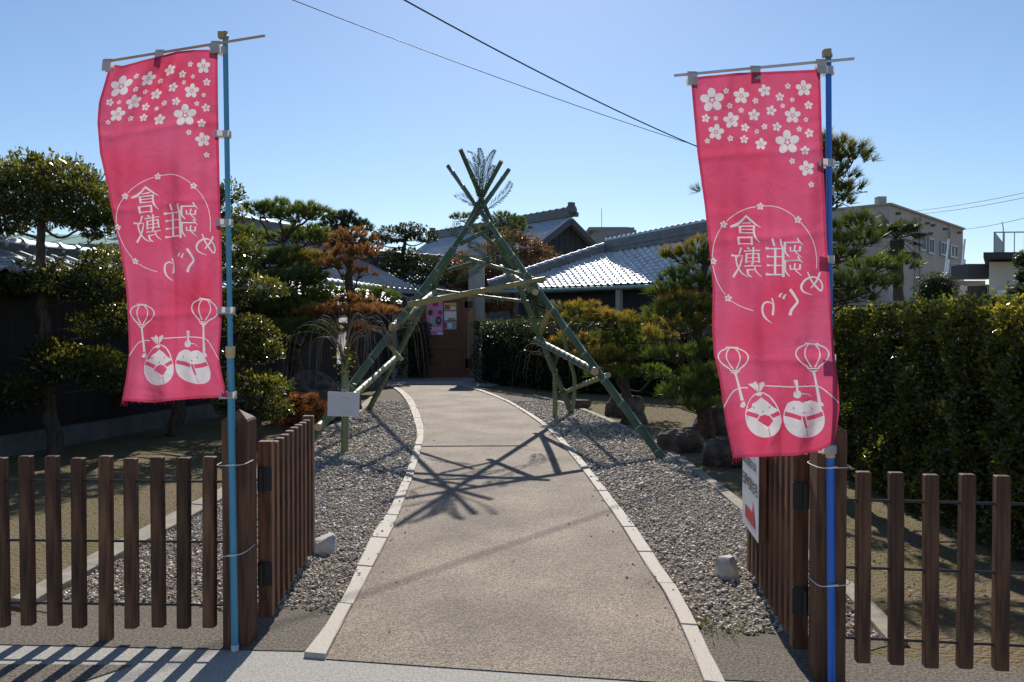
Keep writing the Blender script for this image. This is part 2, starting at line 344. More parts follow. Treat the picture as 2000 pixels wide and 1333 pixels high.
# ---------------------------------------------------------------- ground
def sheet(name, pts, z, m, kind='structure', parent=None, thick=0.0):
    mb = MB()
    if thick: mb.hexa([(p[0], p[1], z - thick) for p in pts], [(p[0], p[1], z) for p in pts])
    else: mb.add([(p[0], p[1], z) for p in pts], [tuple(range(len(pts)))])
    o = mb.build(name, m, parent); return tag(o, kind=kind)
sheet('ground', [(-400, -60), (400, -60), (400, 600), (-400, 600)], 0.0, M['soil'])

def gl(pts, z=0.0): return [G(x, y, z) for x, y in pts]
K_LO = gl([(594, 1289), (661, 1190), (728, 1050), (758, 1005), (791, 933), (807, 888), (814, 852), (809, 825), (796, 790), (778, 767), (757, 755.5), (728, 752)])
K_LI = gl([(636, 1293), (688, 1190), (762, 1048), (780, 1005), (805, 938), (823, 880), (827, 852), (825, 830), (814, 798), (800, 776), (776, 759), (742, 752)])
K_RI = gl([(1376, 1345), (1370, 1330), (1345, 1266), (1300, 1170), (1255, 1100), (1205, 1019), (1149, 938), (1111, 888), (1068, 841), (1030, 812), (985, 785), (940, 767), (893, 753)])
K_RO = gl([(1418, 1350), (1410, 1333), (1376, 1264), (1329, 1170), (1282, 1099), (1235, 1028), (1165, 938), (1129, 893), (1079.5, 841), (1039, 812), (991, 784), (947, 766), (901, 752)])
def resample(line, n):
    L = smooth_line(line, 10); d = [0.0]
    for a, b in zip(L, L[1:]): d.append(d[-1] + (b - a).length)
    out = []
    for i in range(n + 1):
        s = d[-1] * i / n
        k = max(j for j in range(len(d)) if d[j] <= s + 1e-9); k = min(k, len(L) - 2)
        out.append(L[k].lerp(L[k + 1], (s - d[k]) / max(d[k + 1] - d[k], 1e-9)))
    return out, d[-1]
def ribbon(name, A, B, z, m, n=60):
    a, _ = resample(A, n); b, _ = resample(B, n); mb = MB()
    mb.add([(p.x, p.y, z) for p in a] + [(p.x, p.y, z) for p in b], [(i, n + 1 + i, n + 2 + i, i + 1) for i in range(n)])
    return tag(mb.build(name, m), kind='structure')
path_o = ribbon('path', K_LI, K_RI, 0.0145, M['path'])

def kerb(name, A, B, z, m, step=0.7, piece='kerb_stone', th=0.12, gap=0.006, up=0.0):
    _, L = resample(B, 10); n = max(3, round(L / step)); sub = 4
    a, _ = resample(A, n * sub); b, _ = resample(B, n * sub)
    root = bpy.data.objects.new(name, None); COL.objects.link(root); tag(root, kind='structure')
    for i in range(n):
        ia = [a[i * sub + k] for k in range(sub + 1)]; ib = [b[i * sub + k] for k in range(sub + 1)]
        for S in (ia, ib):
            S[0] = S[0].lerp(S[1], gap * 3 * rng.uniform(.6, 1.4)); S[-1] = S[-1].lerp(S[-2], gap * 3)
        zz = z + rng.uniform(-.003, .003); off = rng.uniform(-.003, .003)
        ring = [(p.x + off, p.y) for p in ia] + [(p.x + off, p.y) for p in reversed(ib)]
        ch = 0.006; c = Vector((sum(q[0] for q in ring) / len(ring), sum(q[1] for q in ring) / len(ring)))
        mb = MB(); N = len(ring)
        top = []
        for q in ring:
            v = Vector(q) - c; l = v.length; v = v * ((l - ch * 1.4) / l); top.append((c.x + v.x, c.y + v.y, zz))
        lo = [(q[0], q[1], zz - th) for q in ring]; mid = [(q[0], q[1], zz - ch) for q in ring]
        mb.add(lo + mid + top, [(i2, (i2 + 1) % N, N + (i2 + 1) % N, N + i2) for i2 in range(N)] +
               [(N + i2, N + (i2 + 1) % N, 2 * N + (i2 + 1) % N, 2 * N + i2) for i2 in range(N)] + [tuple(range(2 * N, 3 * N))])
        # consistent winding
        o = mb.build(piece, m, root)
        bm = bmesh.new(); bm.from_mesh(o.data); bmesh.ops.recalc_face_normals(bm, faces=bm.faces); bm.to_mesh(o.data); bm.free()
    return root
kerb('kerb', K_LO, K_LI, 0.032, M['granite'])
kerb('kerb', K_RI, K_RO, 0.032, M['granite'])
# concrete edging between the gravel and the planted soil
E_LO = gl([(20, 1185), (150, 1112), (290, 1035), (430, 962), (560, 888), (640, 838), (690, 806), (728, 774), (738, 760)])
E_LI = gl([(60, 1192), (185, 1120), (310, 1052), (447, 975), (580, 898), (655, 846), (703, 810), (738, 777), (748, 761)])
E_RI = gl([(1735, 1262), (1650, 1166), (1560, 1085), (1450, 1004), (1380, 945), (1310, 893), (1262, 864), (1180, 822), (1105, 792), (1040, 775)])
E_RO = gl([(1775, 1262), (1684, 1163), (1580, 1082), (1470, 1000), (1395, 942), (1322, 890), (1272, 861), (1188, 820), (1110, 790), (1042, 773)])
kerb('edging', E_LO, E_LI, 0.045, M['edging'], 1.2, 'edging_stone', .1)
kerb('edging', E_RI, E_RO, 0.030, M['edging'], 1.2, 'edging_stone', .1)
# gravel beds
def bed_poly(A, B): return [(p.x, p.y) for p in resample(A, 40)[0]] + [(p.x, p.y) for p in reversed(resample(B, 40)[0])]
bedL = bed_poly(E_LI, K_LO); bedR = bed_poly(K_RO, E_RI)
def inside(poly, X, Y):
    poly = np.array(poly); r = np.zeros(len(X), bool); j = len(poly) - 1
    for i in range(len(poly)):
        xi, yi = poly[i]; xj, yj = poly[j]
        c = ((yi > Y) != (yj > Y)) & (X < (xj - xi) * (Y - yi) / (yj - yi + 1e-12) + xi); r ^= c; j = i
    return r
sheet('gravel_bed', bedL, 0.004, M['gravel_bed']); sheet('gravel_bed', bedR, 0.004, M['gravel_bed'])
# unit pebble
bmp = bmesh.new(); bmesh.ops.create_icosphere(bmp, subdivisions=1, radius=1.0)
PV = np.array([v.co[:] for v in bmp.verts]); PF = np.array([[v.index for v in f.verts] for f in bmp.faces]); bmp.free()
def pebbles(name, poly, label_y, dens_near, dens_far, ysplit):
    poly_a = np.array(poly); x0, y0 = poly_a.min(0); x1, y1 = poly_a.max(0); parts = []
    for (ya, yb, dens, sz) in ((max(y0, 3.9), ysplit, dens_near, 0.0100), (ysplit, min(y1, 17), dens_far, 0.0150)):
        n = int((x1 - x0) * (yb - ya) * dens)
        X = rng.uniform(x0, x1, n); Y = rng.uniform(ya, yb, n)
        k = inside(poly, X, Y) & (Y > 4.28 + 0.04 * np.sin(X * 9) - X * 0.12); X, Y = X[k], Y[k]; n = len(X)
        s = sz * rng.lognormal(0, .28, n); asp = rng.uniform(.55, 1, n); h = rng.uniform(.35, .60, n)
        th = rng.uniform(0, 2 * np.pi, n); tl = rng.normal(0, .35, (n, 2))
        V = PV[None] * np.stack([s, s * asp, s * h], 1)[:, None, :]
        V = V * (1 + rng.uniform(-.14, .14, V.shape[:2])[..., None])
        c, sn = np.cos(th)[:, None], np.sin(th)[:, None]
        xx = V[..., 0] * c - V[..., 1] * sn; yy = V[..., 0] * sn + V[..., 1] * c; zz = V[..., 2] + xx * tl[:, :1] + yy * tl[:, 1:]
        Z = 0.006 + rng.random(n) ** 1.3 * 0.013
        V = np.stack([xx + X[:, None], yy + Y[:, None], zz + Z[:, None]], -1)
        nv = len(PV)
        Fc = (PF[None] + (np.arange(n) * nv)[:, None, None]).reshape(-1, 3)
        parts.append((V.reshape(-1, 3), Fc, np.repeat(np.clip(rng.normal(.5, .26, n), 0, 1), nv)))
    V, Fc, T = join(parts)
    o = np_mesh(name, V, Fc, M['pebble'], None, T, True); tag(o, label_y, 'gravel', kind='stuff'); return o
pebbles('gravel', bedL, 'loose grey and tan pebbles between the left kerb and the mossy soil', 2100, 800, 7.6)
pebbles('gravel', bedR, 'loose grey and tan pebbles between the right kerb and the boulders', 2100, 800, 7.6)
# forecourt before the wooden gate, fence apron, street gutter
sheet('forecourt', gl([(560, 759), (728, 756), (760, 757), (895, 757.5), (960, 756), (1010, 748), (940, 735), (760, 733), (620, 738)]), 0.012, M['concrete'])
fc = MB(); a, b = gl([(640, 752.5), (905, 751)]), gl([(905, 747.5), (660, 748.5)])
fc.hexa([(p.x, p.y, .0) for p in a + b], [(p.x, p.y, .03) for p in a + b]); tag(fc.build('threshold_strip', M['granite']), kind='structure')
ap = [(-9, 4.35), (-3, 4.33), (-1.55, 4.27), (-.85, 4.22), (-.93, 3.86), (-1.25, 3.84), (-3, 3.98), (-9, 4.3)]
sheet('apron', [(-9, 4.50), (-2.0, 4.33), (-.97, 4.30), (-.96, 3.86), (-3.0, 3.97), (-9, 4.25)], 0.014, M['apron'])
sheet('apron', [(.93, 3.55), (.90, 4.05), (1.3, 3.90), (3.0, 3.55), (9, 3.0), (9, 2.6)], 0.014, M['apron'])
sheet('street', [(-9, 4.352), (-3.0, 4.072), (-1.0, 3.962), (1.02, 3.652), (9, 2.702), (9, -8), (-9, -8)], 0.010, M['street'])
gt = MB()
gq_ = [(-9, 3.80), (-9, 2.8), (-2.4, 2.8), (-1.98, 3.45), (-1.78, 3.70)]; gt.hexa([(x, y, -.02) for x, y in gq_], [(x, y, .016) for x, y in gq_])
tag(gt.build('gutter_slab', M['apron']), kind='structure')
# weed tufts
def tuft(x, y, n, L, label, spread=.08):
    C = np.stack([rng.normal(x, spread, n), rng.normal(y, spread * 1.5, n), np.full(n, .005)], 1)
    A = rng.normal(size=(n, 3)) * .6 + [0, 0, 1]
    V, Fc, T = leaves(C, A, rng.normal(size=(n, 3)), L * rng.uniform(.5, 1.2, n), np.full(n, .006), rng.random(n))
    tag(np_mesh('weed', V, Fc, M['grass'], None, T), label, 'weed', kind='stuff')
g = G(1395, 1235); tuft(g.x, g.y, 90, .05, 'green weeds sprouting in the gravel beside the right kerb', .07)
# moss and dry grass nap on the left planted ground
n = 26000
X = rng.uniform(-8, -1.2, n); Y = rng.uniform(4.6, 16, n)
EL = np.array([[p.x, p.y] for p in resample(E_LO, 40)[0]])
xe = np.interp(Y, EL[:, 1], EL[:, 0]); k = (X < xe - .03) & (np.sin(X * 1.7 + np.sin(Y)) + np.sin(Y * 1.3 + X * .7) + rng.normal(0, .7, n) > -.3)
X, Y = X[k], Y[k]; n = len(X)
V, Fc, T = leaves(np.stack([X, Y, np.zeros(n)], 1), rng.normal(size=(n, 3)) * .7 + [0, 0, .8], rng.normal(size=(n, 3)), .02 * rng.uniform(.5, 1.3, n), np.full(n, .006), rng.random(n))
M['drygrass'] = leaf_mat('drygrass', [(0, (0.12, 0.085, 0.04)), (.5, (0.16, 0.14, 0.045)), (1, (0.26, 0.20, 0.10))], .2, .7)
tag(np_mesh('moss', V, Fc, M['drygrass'], None, T), 'short dry moss and grass on the soil under the left trees', 'moss', kind='stuff')
# leaf litter on the soil at the right
n = 9000
X = rng.uniform(1.5, 5.5, n); Y = rng.uniform(4.2, 16, n)
ER = np.array([[p.x, p.y] for p in resample(E_RO, 40)[0]]); xe = np.interp(Y, ER[:, 1], ER[:, 0]); k = X > xe + .03; X, Y = X[k], Y[k]; n = len(X)
V, Fc, T = leaves(np.stack([X, Y, np.full(n, .006)], 1), rng.normal(size=(n, 3)) * [1, 1, .25], np.array([0, 0, 1.]) + rng.normal(size=(n, 3)) * .4, .03 * rng.uniform(.5, 1.3, n), .012 * rng.uniform(.5, 1.3, n), rng.random(n))
tag(np_mesh('leaf_litter', V, Fc, M['drygrass'], None, T), 'dry fallen leaves on the soil among the right boulders', 'leaf litter', kind='stuff')

# strays kicked onto the kerbs and the path
parts = []
for A_k, sg_ in ((K_LI, 1), (K_RI, -1)):
    L_, _ = resample(A_k, 200); n = 230; idx = rng.integers(6, 170, n)
    X = np.array([L_[i].x for i in idx]) + sg_ * (np.abs(rng.normal(0, .16, n)) - .14); Y = np.array([L_[i].y for i in idx]) + rng.uniform(-.05, .05, n)
    s_ = .006 * rng.lognormal(0, .35, n); V = PV[None] * np.stack([s_, s_ * .8, s_ * .6], 1)[:, None, :] * (1 + rng.uniform(-.15, .15, (n, len(PV), 1)))
    V = V + np.stack([X, Y, .0165 + np.where(sg_ * (X - np.array([L_[i].x for i in idx])) < 0, .017, 0) + s_ * .4], 1)[:, None, :]
    parts.append((V.reshape(-1, 3), (PF[None] + (np.arange(n) * len(PV))[:, None, None]).reshape(-1, 3), np.repeat(rng.random(n), len(PV))))
V, Fc, T = join(parts); tag(np_mesh('stray_pebbles', V, Fc, M['pebble'], None, T, True), 'stray pebbles scattered along both path edges', 'pebbles', kind='stuff')
n = 60; X = rng.uniform(-1.2, 1.2, n); Y = rng.uniform(4, 12, n)
V, Fc, T = leaves(np.stack([X, Y, np.full(n, .018)], 1), rng.normal(size=(n, 3)) * [1, 1, .2], np.array([0, 0, 1.]) + rng.normal(size=(n, 3)) * .3, .03 * rng.uniform(.5, 1.2, n), .012 * rng.uniform(.5, 1.2, n), rng.random(n) * .6)
tag(np_mesh('fallen_leaves', V, Fc, M['drygrass'], None, T), 'few dry leaves lying on the paved path', 'leaves', kind='stuff')

# ---------------------------------------------------------------- picket fences and gates
picket_me = bevel_box_mesh('picket', (.060, .045, .86), .004); picket_me.materials.append(M['wood'])
long_me = bevel_box_mesh('picket_long', (.060, .045, .935), .004); long_me.materials.append(M['wood'])
def post_mesh():
    mb = MB(); h, w, e = 1.13, .064, .058
    ring = lambda z, s: [(-s, -s, z), (s, -s, z), (s, s, z), (-s, s, z)]
    mb.add(ring(0, w) + ring(h, w) + ring(h + .012, e) + [(0, 0, h + .055)],
           [(0, 1, 5, 4), (1, 2, 6, 5), (2, 3, 7, 6), (3, 0, 4, 7), (4, 5, 9, 8), (5, 6, 10, 9), (6, 7, 11, 10), (7, 4, 8, 11), (8, 9, 12), (9, 10, 12), (10, 11, 12), (11, 8, 12), (3, 2, 1, 0)])
    me = mb.mesh('post'); me.materials.append(M['wood']); return me
post_me = post_mesh()
def fence(a, b, pitch, label, post_at, longs=(), zoff=.08):
    a, b = Vector(a), Vector(b); d = (b - a); L = d.length; d.normalize(); rz = math.atan2(d.y, d.x)
    root = thing('picket_fence', label, 'fence', (a.x, a.y, 0), rotz=rz)
    p = link('post', post_me, root); p.location = (0, 0, .0)
    n = int(L / pitch)
    for i in range(n):
        lg = i in longs
        o = link('picket', long_me if lg else picket_me, root)
        o.location = (.150 + i * pitch + rng.uniform(-.004, .004), rng.uniform(-.003, .003), (.012 + .4675) if lg else zoff + .43 + rng.uniform(-.008, .008))
        o.rotation_euler = (rng.uniform(-.006, .006), rng.uniform(-.008, .008), rng.uniform(-.03, .03))
    for z in (.195, .515, .82):
        mb = MB(); mb.tube([(.05, 0, z), (L, 0, z)], .0065, 8); mb.build('rod', M['rod'], root, True)
    return root
LP = G(470, 1258); RP = P(1614, 1345, 3.58)
fence((LP.x, LP.y), (-4.4, LP.y + .10), .134, 'brown picket fence left of the path, beside the light blue pole', 0, longs=(4, 11, 18))
fence((RP.x, RP.y), (4.3, 3.22), .147, 'brown picket fence right of the path, in front of the tall hedge', 0, longs=(6, 13), zoff=.085)

def gate(a, b, nsl, label, side):
    a, b = Vector(a), Vector(b); d = b - a; L = d.length; d.normalize(); rz = math.atan2(d.y, d.x)
    root = thing('picket_gate', label, 'gate', (a.x, a.y, 0), rotz=rz)
    sl_me = bevel_box_mesh('slat', (.062, .045, .90), .004); sl_me.materials.append(M['wood'])
    st_me = bevel_box_mesh('stile', (.07, .072, .93), .004); st_me.materials.append(M['wood'])
    for i in range(nsl):
        end = i in (0, nsl - 1)
        o = link('stile' if end else 'slat', st_me if end else sl_me, root)
        o.location = (.03 + (L - .06) * i / (nsl - 1), (0 if end else -side * .012), (.065 + .465) if end else .08 + .45 + rng.uniform(-.006, .006)); o.rotation_euler = (0, rng.uniform(-.004, .004), 0)
    for z in (.25, .80):
        mb = MB(); mb.box((L / 2, side * .028, z), (L - .08, .03, .08)); mb.build('rail', M['wood'], root)
    for z in (.30, .80):
        mb = MB(); mb.box((-.0085, -side * .002, z), (.006, .075, .125)); mb.box((-.05, side * .006, z), (.07, .006, .125))
        mb.tube([(-.016, side * .012, z - .068), (-.016, side * .012, z + .068)], .010, 8); mb.build('hinge', M['iron'], root)
    return root
gate((-1.30, 4.17), (-1.385, 5.42), 10, 'open slatted gate with black hinges, beside the light blue pole', 1)
gate((1.37, 3.76), (1.52, 5.0), 10, 'open slatted gate carrying the white arrow sign', -1)

def rock(name, c, r, m, label, seed, cat='rock', group=None, rough=.22, flatb=.35, sub=4, boxy=False):
    bm = bmesh.new(); bmesh.ops.create_icosphere(bm, subdivisions=sub, radius=1)
    rg = np.random.default_rng(seed); K = [(rg.normal(size=3) * f, rg.uniform(0, 6), a) for f, a in ((1.5, rough), (2.6, rough * .6), (5, rough * .28), (9, rough * .14))]
    pl = [(Vector(unit(rg.normal(size=3) * [1, 1, .7])), rg.uniform(.62, .9)) for _ in range(9)]
    if boxy: pl = [(Vector(unit(np.array(d) + rg.normal(size=3) * .16)), rg.uniform(.58, .68)) for d in ((1, 0, 0), (-1, 0, 0), (0, 1, 0), (0, -1, 0), (0, 0, 1), (.6, -.5, .7), (-.7, -.3, .7))]
    for v in bm.verts:
        p = v.co.normalized(); s = 1 + sum(a * math.sin(p.dot(Vector(k)) * 1 + ph) for k, ph, a in K); q = p * s
        for nrm, dd in pl:
            e = q.dot(nrm) - dd
            if e > 0: q -= nrm * e * (.96 if boxy else .85)
        v.co = (q.x * r[0], q.y * r[1], max(q.z, -flatb) * r[2])
    me = bpy.data.meshes.new(name); bm.to_mesh(me); bm.free()
    me.polygons.foreach_set('use_smooth', [True] * len(me.polygons)); me.set_sharp_from_angle(angle=math.radians(30))
    o = link(name, me, None, m); o.location = (c[0], c[1], c[2] + flatb * r[2] - .015); tag(o, label, cat, group); return o
g = G(634, 1080); rock('rock', (g.x, g.y, 0.01), (.115, .10, .10), M['rock_white'], 'pale angular stone propping the end of the open left gate', 3, sub=4, boxy=True, rough=.12, flatb=.5)
g = G(1420, 1130); rock('rock', (g.x, g.y, 0.01), (.085, .085, .12), M['rock_white'], 'pale upright stone on gravel near the gate with the arrow sign', 14, sub=4, boxy=True, rough=.12, flatb=.5)

# ---------------------------------------------------------------- printed banners
def lerp_tab(t, x): return float(np.interp(x, [q[0] for q in t], [q[1] for q in t]))
BR = dict(xl=[(150, 1349), (200, 1353), (300, 1362), (400, 1376), (500, 1387), (560, 1392), (640, 1391), (690, 1394), (740, 1405), (790, 1412), (840, 1420), (895, 1432)],
          xr=[(137, 1602), (280, 1606), (400, 1612), (460, 1614), (560, 1621), (660, 1627), (700, 1631), (760, 1638), (800, 1640), (840, 1634), (870, 1628)],
          yt=[(0, 152), (.35, 143), (1, 136)], yb=[(0, 895), (.35, 892), (.65, 890), (.88, 880), (1, 864)])
BL = dict(xl=[(122, 216), (160, 205), (200, 193), (240, 190), (300, 195), (360, 209), (420, 220), (500, 237), (560, 246), (620, 250), (690, 252), (740, 246), (783, 238)],
          xr=[(97, 425), (200, 426), (300, 428), (400, 430), (500, 433), (600, 434), (640, 432), (700, 428), (735, 434), (775, 444)],
          yt=[(0, 126), (.12, 129), (.3, 118), (.5, 108), (.62, 101), (.78, 98), (1, 97)], yb=[(0, 783), (.3, 787), (.5, 782), (.7, 779), (1, 776)])
def to_uv(px, py, B=BR):
    u = (px - lerp_tab(B['xl'], py)) / (lerp_tab(B['xr'], py) - lerp_tab(B['xl'], py))
    y0, y1 = lerp_tab(B['yt'], u), lerp_tab(B['yb'], u); return u, (py - y0) / (y1 - y0)
def to_px(u, v, B):
    y0, y1 = lerp_tab(B['yt'], u), lerp_tab(B['yb'], u); py = y0 + (y1 - y0) * v
    xl, xr = lerp_tab(B['xl'], py), lerp_tab(B['xr'], py); return xl + (xr - xl) * u, py
# the print, traced from the right banner: white shapes (1) and pink shapes over them (0), all in (u, v)
shapes = []
def add_shape(pts, w=1): shapes.append(([to_uv(*p) for p in pts], w))
def ell(cx, cy, rx, ry, rot=0, n=14): return [(cx + rx * math.cos(a) * math.cos(rot) - ry * math.sin(a) * math.sin(rot), cy + rx * math.cos(a) * math.sin(rot) + ry * math.sin(a) * math.cos(rot)) for a in (2 * math.pi * k / n for k in range(n))]
def stroke(pts, w=1, sub=4):
    L = smooth_line([Vector((p[0], p[1], p[2])) for p in pts], sub) if len(pts) > 2 else [Vector(p) for p in pts]
    l, r = [], []
    for i, p in enumerate(L):
        t = (L[min(i + 1, len(L) - 1)] - L[max(i - 1, 0)]); t.z = 0; t.normalize(); nn = Vector((-t.y, t.x, 0)) * (max(p.z, .5) / 2)
        l.append((p.x + nn.x, p.y + nn.y)); r.append((p.x - nn.x, p.y - nn.y))
    for i in range(len(L) - 1): add_shape([l[i], l[i + 1], r[i + 1], r[i]], w)
ZR = lambda x, y: (1300 + x / 1.605, 90 + y / 1.605)
def blossom(x, y, r, rot):
    big = r > 11
    for k in range(5):
        a = rot + 2 * math.pi * k / 5 - math.pi / 2
        add_shape(ell(x + math.cos(a) * r * .60, y + math.sin(a) * r * .60, r * .40, r * .33, a, 12 if big else 7))
    add_shape(ell(x, y, r * .15, r * .15, 0, 8 if big else 5))
for fx, fy, fr in [(146, 170, 39), (190, 141, 10), (237, 157, 26), (310, 140, 20), (383, 126, 10), (433, 133, 26), (201, 188, 10), (237, 202, 9), (282, 172, 10), (358, 160, 14), (397, 169, 8), (367, 188, 8), (448, 186, 14), (126, 227, 14), (157, 227, 8), (206, 233, 26), (277, 217, 19), (331, 203, 17), (398, 218, 26), (440, 231, 8), (249, 256, 14), (310, 253, 10), (349, 254, 15), (286, 268, 8), (419, 261, 9), (450, 274, 15), (131, 298, 9), (158, 270, 26), (203, 290, 10), (246, 293, 14), (299, 308, 19), (382, 302, 39), (437, 328, 15), (397, 361, 10), (443, 384, 25), (457, 435, 10)]:
    blossom(*ZR(fx, fy), fr / 1.605, random.uniform(-.25, .25))
# ring of the emblem
arc = [(274, 830), (232, 815), (195, 790), (165, 745), (148, 690), (148, 640), (160, 595), (182, 560), (215, 530), (255, 510), (297, 503), (340, 503), (380, 518), (415, 545), (445, 580), (465, 620), (473, 660), (473, 697)]
stroke([(*ZR(x, y), 1.5) for x, y in arc], sub=3)
for fx, fy in [(196, 791), (149, 675), (182, 560), (297, 503), (415, 545)]:
    x, y = ZR(fx, fy); add_shape(ell(x, y, 8.2, 8.2), 0); blossom(x, y, 7.6, .1)
# characters, traced stroke by stroke (x, y, width) on the cloth's reverse
GL = {
 'kura': ((175, 165, 500, 470), (202, 530, 298, 625), [
   [(348, 172, 16), (290, 230, 22), (240, 265, 30), (178, 283, 20)], [(340, 172, 20), (400, 222, 20), (450, 262, 14), (500, 292, 4)],
   [(303, 250, 8), (392, 244, 14)], [(268, 280, 12), (438, 277, 12)], [(278, 276, 26), (284, 350, 20)], [(284, 312, 8), (425, 312, 8)], [(280, 345, 10), (428, 345, 10)],
   [(430, 272, 22), (428, 340, 20), (448, 395, 17), (492, 444, 4)], [(252, 392, 14), (416, 390, 12)], [(262, 388, 26), (272, 466, 22)], [(402, 386, 20), (408, 466, 22)], [(268, 454, 10), (408, 454, 10)]]),
 'shiki': ((200, 500, 530, 808), (205, 630, 302, 727), [
   [(308, 508, 18), (292, 560, 16), (258, 618, 5)], [(205, 582, 24), (240, 588, 14), (330, 590, 9)], [(250, 590, 14), (268, 690, 16), (325, 768, 13), (396, 802, 3)], [(322, 600, 10), (288, 700, 18), (222, 802, 24)],
   [(338, 542, 12), (512, 536, 9)], [(372, 508, 18), (402, 526, 9)], [(438, 503, 20), (432, 668, 18)], [(366, 565, 22), (362, 662, 18)], [(492, 560, 18), (502, 658, 18)], [(366, 569, 9), (496, 569, 9)], [(366, 609, 7), (498, 609, 7)], [(364, 646, 8), (502, 646, 8)],
   [(343, 690, 13), (524, 690, 9)], [(418, 664, 18), (430, 684, 12)], [(452, 695, 15), (472, 750, 13), (530, 798, 4)], [(372, 728, 9), (462, 726, 9)], [(376, 724, 22), (382, 770, 18), (424, 802, 7)]]),
 'hina': ((552, 420, 915, 812), (313, 600, 430, 727), [
   [(698, 436, 18), (712, 505, 14), (768, 592, 4)], [(618, 432, 22), (640, 505, 16)], [(722, 515, 24), (726, 806, 26)], [(648, 520, 20), (645, 780, 20)],
   [(552, 526, 26), (600, 530, 13), (722, 530, 10)], [(566, 606, 22), (605, 608, 11), (722, 608, 9)], [(566, 690, 22), (605, 692, 11), (722, 692, 9)], [(556, 776, 26), (600, 781, 13), (726, 781, 12)],
   [(862, 424, 18), (880, 458, 12), (916, 492, 4)], [(735, 470, 11), (886, 466, 10)], [(742, 466, 22), (744, 560, 18), (784, 608, 8)], [(842, 495, 14), (838, 552, 13), (906, 616, 4)], [(792, 512, 14), (796, 556, 12)], [(890, 505, 18), (886, 558, 15)], [(792, 552, 9), (888, 554, 9)],
   [(868, 604, 16), (884, 636, 12), (916, 668, 4)], [(735, 646, 11), (886, 642, 10)], [(742, 642, 22), (744, 738, 18), (784, 796, 8)], [(842, 672, 14), (838, 728, 13), (906, 792, 4)], [(792, 688, 14), (796, 732, 12)], [(890, 682, 18), (886, 734, 15)], [(792, 728, 9), (888, 730, 9)]]),
 'me': ((875, 755, 1105, 980), (422, 708, 493, 782), [
   [(1076, 762, 18), (1042, 840, 17), (984, 912, 12)], [(950, 756, 12), (984, 832, 16), (1040, 902, 18), (1086, 936, 14), (1101, 892, 13), (1078, 838, 13), (1012, 805, 15), (934, 828, 20), (886, 890, 22), (908, 945, 15), (1000, 976, 4)]]),
 'gu': ((695, 935, 855, 1188), (355, 762, 417, 845), [
   [(786, 938, 22), (842, 1040, 19), (840, 1072, 19), (800, 1132, 20), (784, 1186, 26)], [(756, 986, 6), (742, 1000, 13), (730, 1030, 20)], [(724, 974, 6), (710, 986, 13), (700, 1012, 18)]]),
 'ri': ((525, 1028, 662, 1270), (300, 790, 340, 870), [
   [(640, 1030, 15), (656, 1100, 19), (648, 1192, 26)], [(642, 1086, 8), (600, 1067, 15), (550, 1085, 20), (536, 1150, 23), (566, 1216, 17), (638, 1269, 4)]])}
for key, (sb, db, strokes) in GL.items():
    sx, sy = (db[2] - db[0]) / (sb[2] - sb[0]), (db[3] - db[1]) / (sb[3] - sb[1])
    for st in strokes:
        stroke([(*ZR(db[0] + (x - sb[0]) * sx, db[1] + (y - sb[1]) * sy), w * sx / 1.605 * 1.05) for x, y, w in st])
# lanterns, cord and the two paper dolls
ZD = lambda x, y: (1360 + x / 4.76, 640 + y / 4.76)
def ds(pts, wd, w=1, sub=4): stroke([(*ZD(x, y), (wd if not isinstance(wd, (list, tuple)) else wd[i]) / 4.76) for i, (x, y) in enumerate(pts)], w, sub)
def da(pts, w=1): add_shape([ZD(*p) for p in pts], w)
def lantern(cx, cy, s, tilt):
    q = lambda x, y: (cx + x * s + y * s * tilt, cy + y * s)
    da([q(-58, -112), q(58, -108), q(58, -92), q(-58, -96)])
    for sg in (-1, 1):
        ds([q(sg * 50, -94), q(sg * 112, -66), q(sg * 140, -15), q(sg * 110, 45), q(sg * 42, 100)], 12 * s)
        ds([q(sg * 30, -94), q(sg * 58, -50), q(sg * 60, 10), q(sg * 16, 96)], 11 * s)
    da([q(-52, 104), q(50, 104), q(48, 114), q(-48, 114)]); da([q(-44, 120), q(42, 120), q(22, 136), q(-22, 136)])
    ds([q(0, 130), q(8, 170), q(20, 260), q(36, 390)], [30 * s, 18 * s, 22 * s, 28 * s])
lantern(345, 290, 1.0, .12); lantern(1080, 262, 1.1, .06)
ds([(248, 755), (330, 610), (400, 565), (480, 560)], 10); ds([(640, 542), (760, 548), (900, 553), (1110, 546), (1190, 580), (1330, 700)], 10)
def egg(cx, cy, rx, ry, lean):
    out = []
    for k in range(36):
        a = 2 * math.pi * k / 36; y = math.sin(a); x = math.cos(a) * (1 + .16 * y)
        out.append((cx + rx * x + lean * y * ry, cy + ry * y))
    return out
